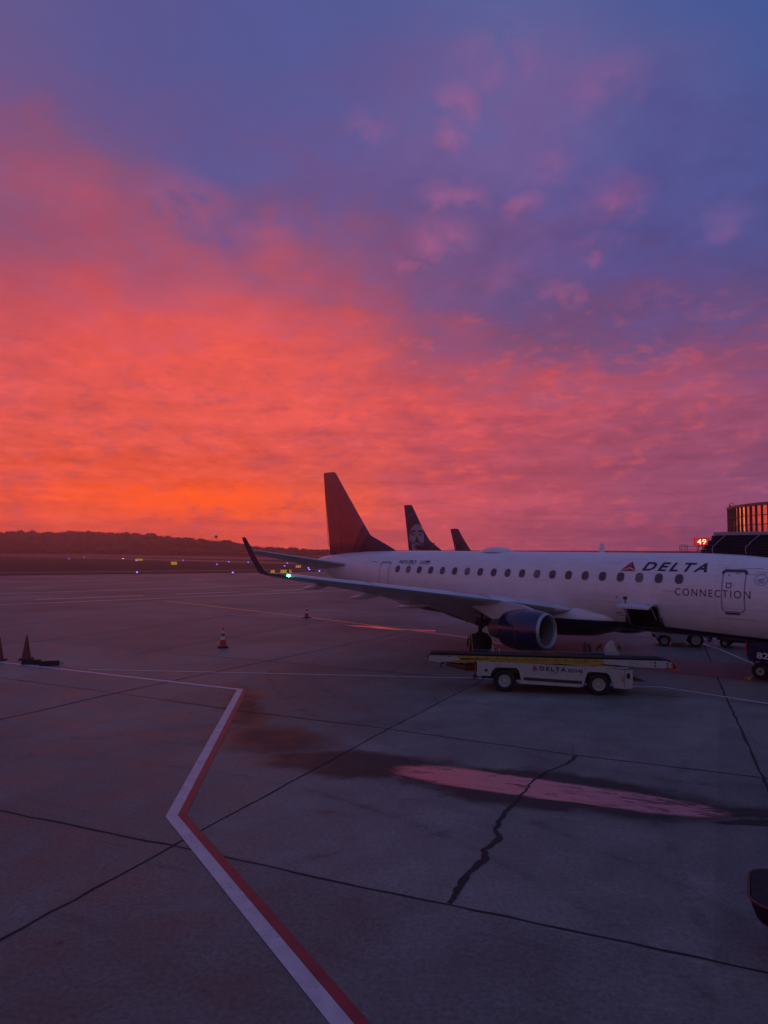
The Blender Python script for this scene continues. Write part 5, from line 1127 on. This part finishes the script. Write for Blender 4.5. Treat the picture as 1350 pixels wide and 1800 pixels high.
rng = random.Random(5); NP = 112; bm = BM(); mb = BM(); HZ = (6.3, 8.6, 9.9, 11.25)
for i in range(NP):
    a0 = 2*pi*i/NP; a1 = 2*pi*(i+1)/NP
    for z0, z1 in zip((3.6,) + HZ[:-1], HZ):
        j = [RR + rng.uniform(-.012, .012) for _ in range(4)]
        bm.faces.new([bm.verts.new(p) for p in ((j[0]*cos(a0), j[0]*sin(a0), z0), (j[1]*cos(a1), j[1]*sin(a1), z0), (j[2]*cos(a1), j[2]*sin(a1), z1), (j[3]*cos(a0), j[3]*sin(a0), z1))])
    w = .10 if i % 3 else .2
    box(mb, ((RR+.09)*cos(a0), (RR+.09)*sin(a0), 7.4), (.16, w, 7.7), Matrix.Rotation(a0, 3, 'Z'))
    am = (a0+a1)/2
    for z in HZ[:-1]: box(mb, ((RR+.06)*cos(am), (RR+.06)*sin(am), z), (.08, 2*pi*RR/NP, .09), Matrix.Rotation(am, 3, 'Z'))
obj('glass_wall', bm, M['mirror'], tr, smooth=False); obj('mullions', mb, M['mullion'], tr, smooth=False)
bm = BM(); lathe(bm, [(11.25, RR+.22), (11.62, RR+.26), (11.66, RR+.1), (11.66, .1)], (0, 0, 0), (0, 0, 1), 88); obj('roof', bm, M['fascia'], tr, smooth=False)
bm = BM(); lathe(bm, [(0, RR-.1), (3.6, RR-.1), (3.62, RR+.3), (3.3, RR+.3), (3.3, RR+.1)], (0, 0, 0), (0, 0, 1), 88); obj('base_wall', bm, M['bridge'], tr, smooth=False)
lx, ly = 56.0, 111.0
t = thing('roof_lamp', 'curved swan-neck lamp leaning out from the roof edge of the glass drum', 'lamp', (56.2, 110.2, 11.64), radians(28))
bm = BM(); path(bm, [(0, 0, -.02), (-.25, 0, .38), (-.55, 0, .68), (-.95, 0, .80), (-1.3, 0, .72), (-1.42, 0, .5)], .045, 8); obj('lamp_arm', bm, M['steel'], t)
bm = BM(); lathe(bm, [(0, .03), (-.05, .15), (-.22, .16), (-.26, .05)], (-1.42, 0, .5), (0, 0, 1), 14); obj('lamp_shade', bm, M['black'], t)

sx, sy = 39.05, 85.
pl = thing('service_platform', 'thin steel railing and deck beneath the lit gate number at the right', 'platform', (sx - .6, sy + .4, 0), radians(-24))
bm = BM(); box(bm, (0, 0, 4.45), (3.6, 1.6, .12)); 
for x in (-1.6, 1.6): box(bm, (x, 0, 2.2), (.16, .16, 4.4))
obj('deck', bm, M['steel'], pl, smooth=False)
bm = BM()
for x in (-1.75, -1.5, -1.15, -.9, .2, .9, 1.3, 1.7): tube(bm, (x, -.75, 4.5), (x, -.75, 5.55 if x < -.8 else 5.35), .035, None, 6)
for z in (5.35, 4.95): path(bm, [(-1.75, -.75, z), (1.75, -.75, z)], .03, 6)
path(bm, [(-1.75, -.75, 5.55), (-.9, -.75, 5.55)], .03, 6); obj('railing', bm, M['steel'], pl)
sg = thing('gate_sign', 'glowing red box sign with the number 49 in pale yellow digits', 'sign', (sx, sy, 0), radians(-24.6))
bm = BM(); box(bm, (0, .0, 5.94), (1.66, .30, .94), bev=.02); obj('housing', bm, M['black'], sg)
bm = BM(); box(bm, (0, -.155, 5.94), (1.54, .02, .82)); obj('lit_face', bm, M['red_sign'], sg, smooth=False)
bm = text_bm('49', spacing=1.12, bold=.012); fit2d(bm, -.48, .52, 5.64, 6.26)
for v in bm.verts: v.co = Vector((v.co.x, -.172, v.co.y))
obj('digits', bm, M['digit'], sg, smooth=False)
bm = BM()
for x in (-.35, .1): tube(bm, (x, 0, 4.5), (x, 0, 5.5), .05, None, 8)
obj('sign_post', bm, M['steel'], sg)

# ------------------------------------------------------------------ airfield lights and signs
def edge_light(x, y, kind, lab, i):
    t = thing('taxiway_light' if kind == 'blue_lamp' else 'runway_light', lab, 'airfield light', (x, y, 0), 0, 'airfield edge lights')
    bm = BM(); lathe(bm, [(0, .10), (.03, .10), (.04, .04), (.32, .035), (.34, .08), (.38, .08)], (0, 0, 0), (0, 0, 1), 10); obj('stake', bm, M['black'], t)
    k = .16 * max(1, y / 190.)**.4
    bm = BM(); lathe(bm, [(0, .001), (.0, .7*k), (.06, k), (.16, k), (.24, .5*k), (.26, .001)], (0, 0, .38), (0, 0, 1), 10); obj('lens', bm, M[kind], t)
LT = [(-142.5, 313.2, 'tiny blue light on the field, far left'), (-161.8, 373.8, 'faint blue light near the foot of the dark ridge at the left'), (-122.8, 325.9, None), (-93.6, 261.9, 'blue light just below the pale sign at the left'), (-80.2, 276.6, 'blue light between the pale sign and the winglet'),
      (-48.8, 202.5, 'blue light directly left of the dark winglet'), (-46.8, 131.4, 'blue light at the near edge of the grass, far left of the winglet'), (-54.8, 244.7, 'blue light touching the left side of the winglet'), (-28.6, 131.2, 'blue light on the grass edge under the winglet'),
      (-46.2, 235.8, 'blue light just right of the winglet base'), (-26.6, 185.4, 'blue light above the green wing tip light'), (-31.2, 223.9, 'smallest blue light above the yellow signs'), (-22.2, 209.0, 'topmost of the blue lights left of the tailplane'), (-18.0, 165.2, 'second blue light down left of the tailplane'), (-16.4, 152.5, 'lowest of the stacked blue lights left of the tailplane'), (-13.2, 141.8, 'blue light nearest the tailplane underside')]
for i, (x, y, lb) in enumerate(LT):
    if lb is None: edge_light(x, y, 'white_lamp', 'the only white light shining on the far field', i)
    else: edge_light(x, y, 'blue_lamp', lb, i)
def field_sign(x, y, w, h, lab, body):
    t = thing('taxiway_sign', lab, 'airfield sign', (x, y, 0), atan2(-x, y) * -1 * 0 , 'yellow taxiway signs')
    t.rotation_euler = (0, 0, -atan2(x, y))
    bm = BM(); box(bm, (0, 0, .3 + h/2), (w, .25, h), bev=.03); obj('face', bm, M['sign_yellow'], t)
    bm = BM()
    for k in (-.35, .35): box(bm, (w*k, 0, .15), (.08, .2, .3))
    obj('leg', bm, M['black'], t)
    n = max(1, int(w / .5))
    bm = BM(); box(bm, (0, 0, .3 + h/2), (w + .03, .20, .05)); 
    for k in range(n): box(bm, (-w/2 + (k + .5) * w / n, 0, .3 + h/2), (.06, .26, h * .98))
    obj('panel_joint', bm, M['black'], t, smooth=False)
field_sign(-19.5, 134.8, 1.15, .62, 'widest yellow sign just above the green wing tip light', 1)
field_sign(-21.6, 134.7, .7, .55, 'small yellow sign left of the green wing tip light', 1)
field_sign(-18.3, 135.6, .35, .6, 'narrow yellow sign right of the green wing tip light', 1)
field_sign(-21.6, 174.8, 1.3, .6, 'yellow sign standing farther off beyond the wing tip', 1)
field_sign(-97.0, 274.1, 2.8, .8, 'long dim yellow sign far left on the field', 1)
field_sign(-62.0, 204.6, 1.7, .9, 'double yellow sign midway between the left edge and the winglet', 1)
HAZE = .0007
# ------------------------------------------------------------------ dusk haze
if True:
    bm = BM(); box(bm, (0, 430, 17), (3000, 1040, 39)); hz = obj('haze', bm, None, smooth=False) if False else None
    me = bpy.data.meshes.new('haze'); bm.to_mesh(me); bm.free(); hz = bpy.data.objects.new('haze', me); COL.objects.link(hz); hz['kind'] = 'stuff'
    m = bpy.data.materials.new('haze_air'); m.use_nodes = True; t = m.node_tree; t.nodes.clear()
    v = t.nodes.new('ShaderNodeVolumePrincipled'); o = t.nodes.new('ShaderNodeOutputMaterial'); t.links.new(v.outputs[0], o.inputs['Volume'])
    v.inputs['Color'].default_value = (.96, .68, .74, 1); v.inputs['Density'].default_value = HAZE; v.inputs['Anisotropy'].default_value = .75
    me.materials.append(m)
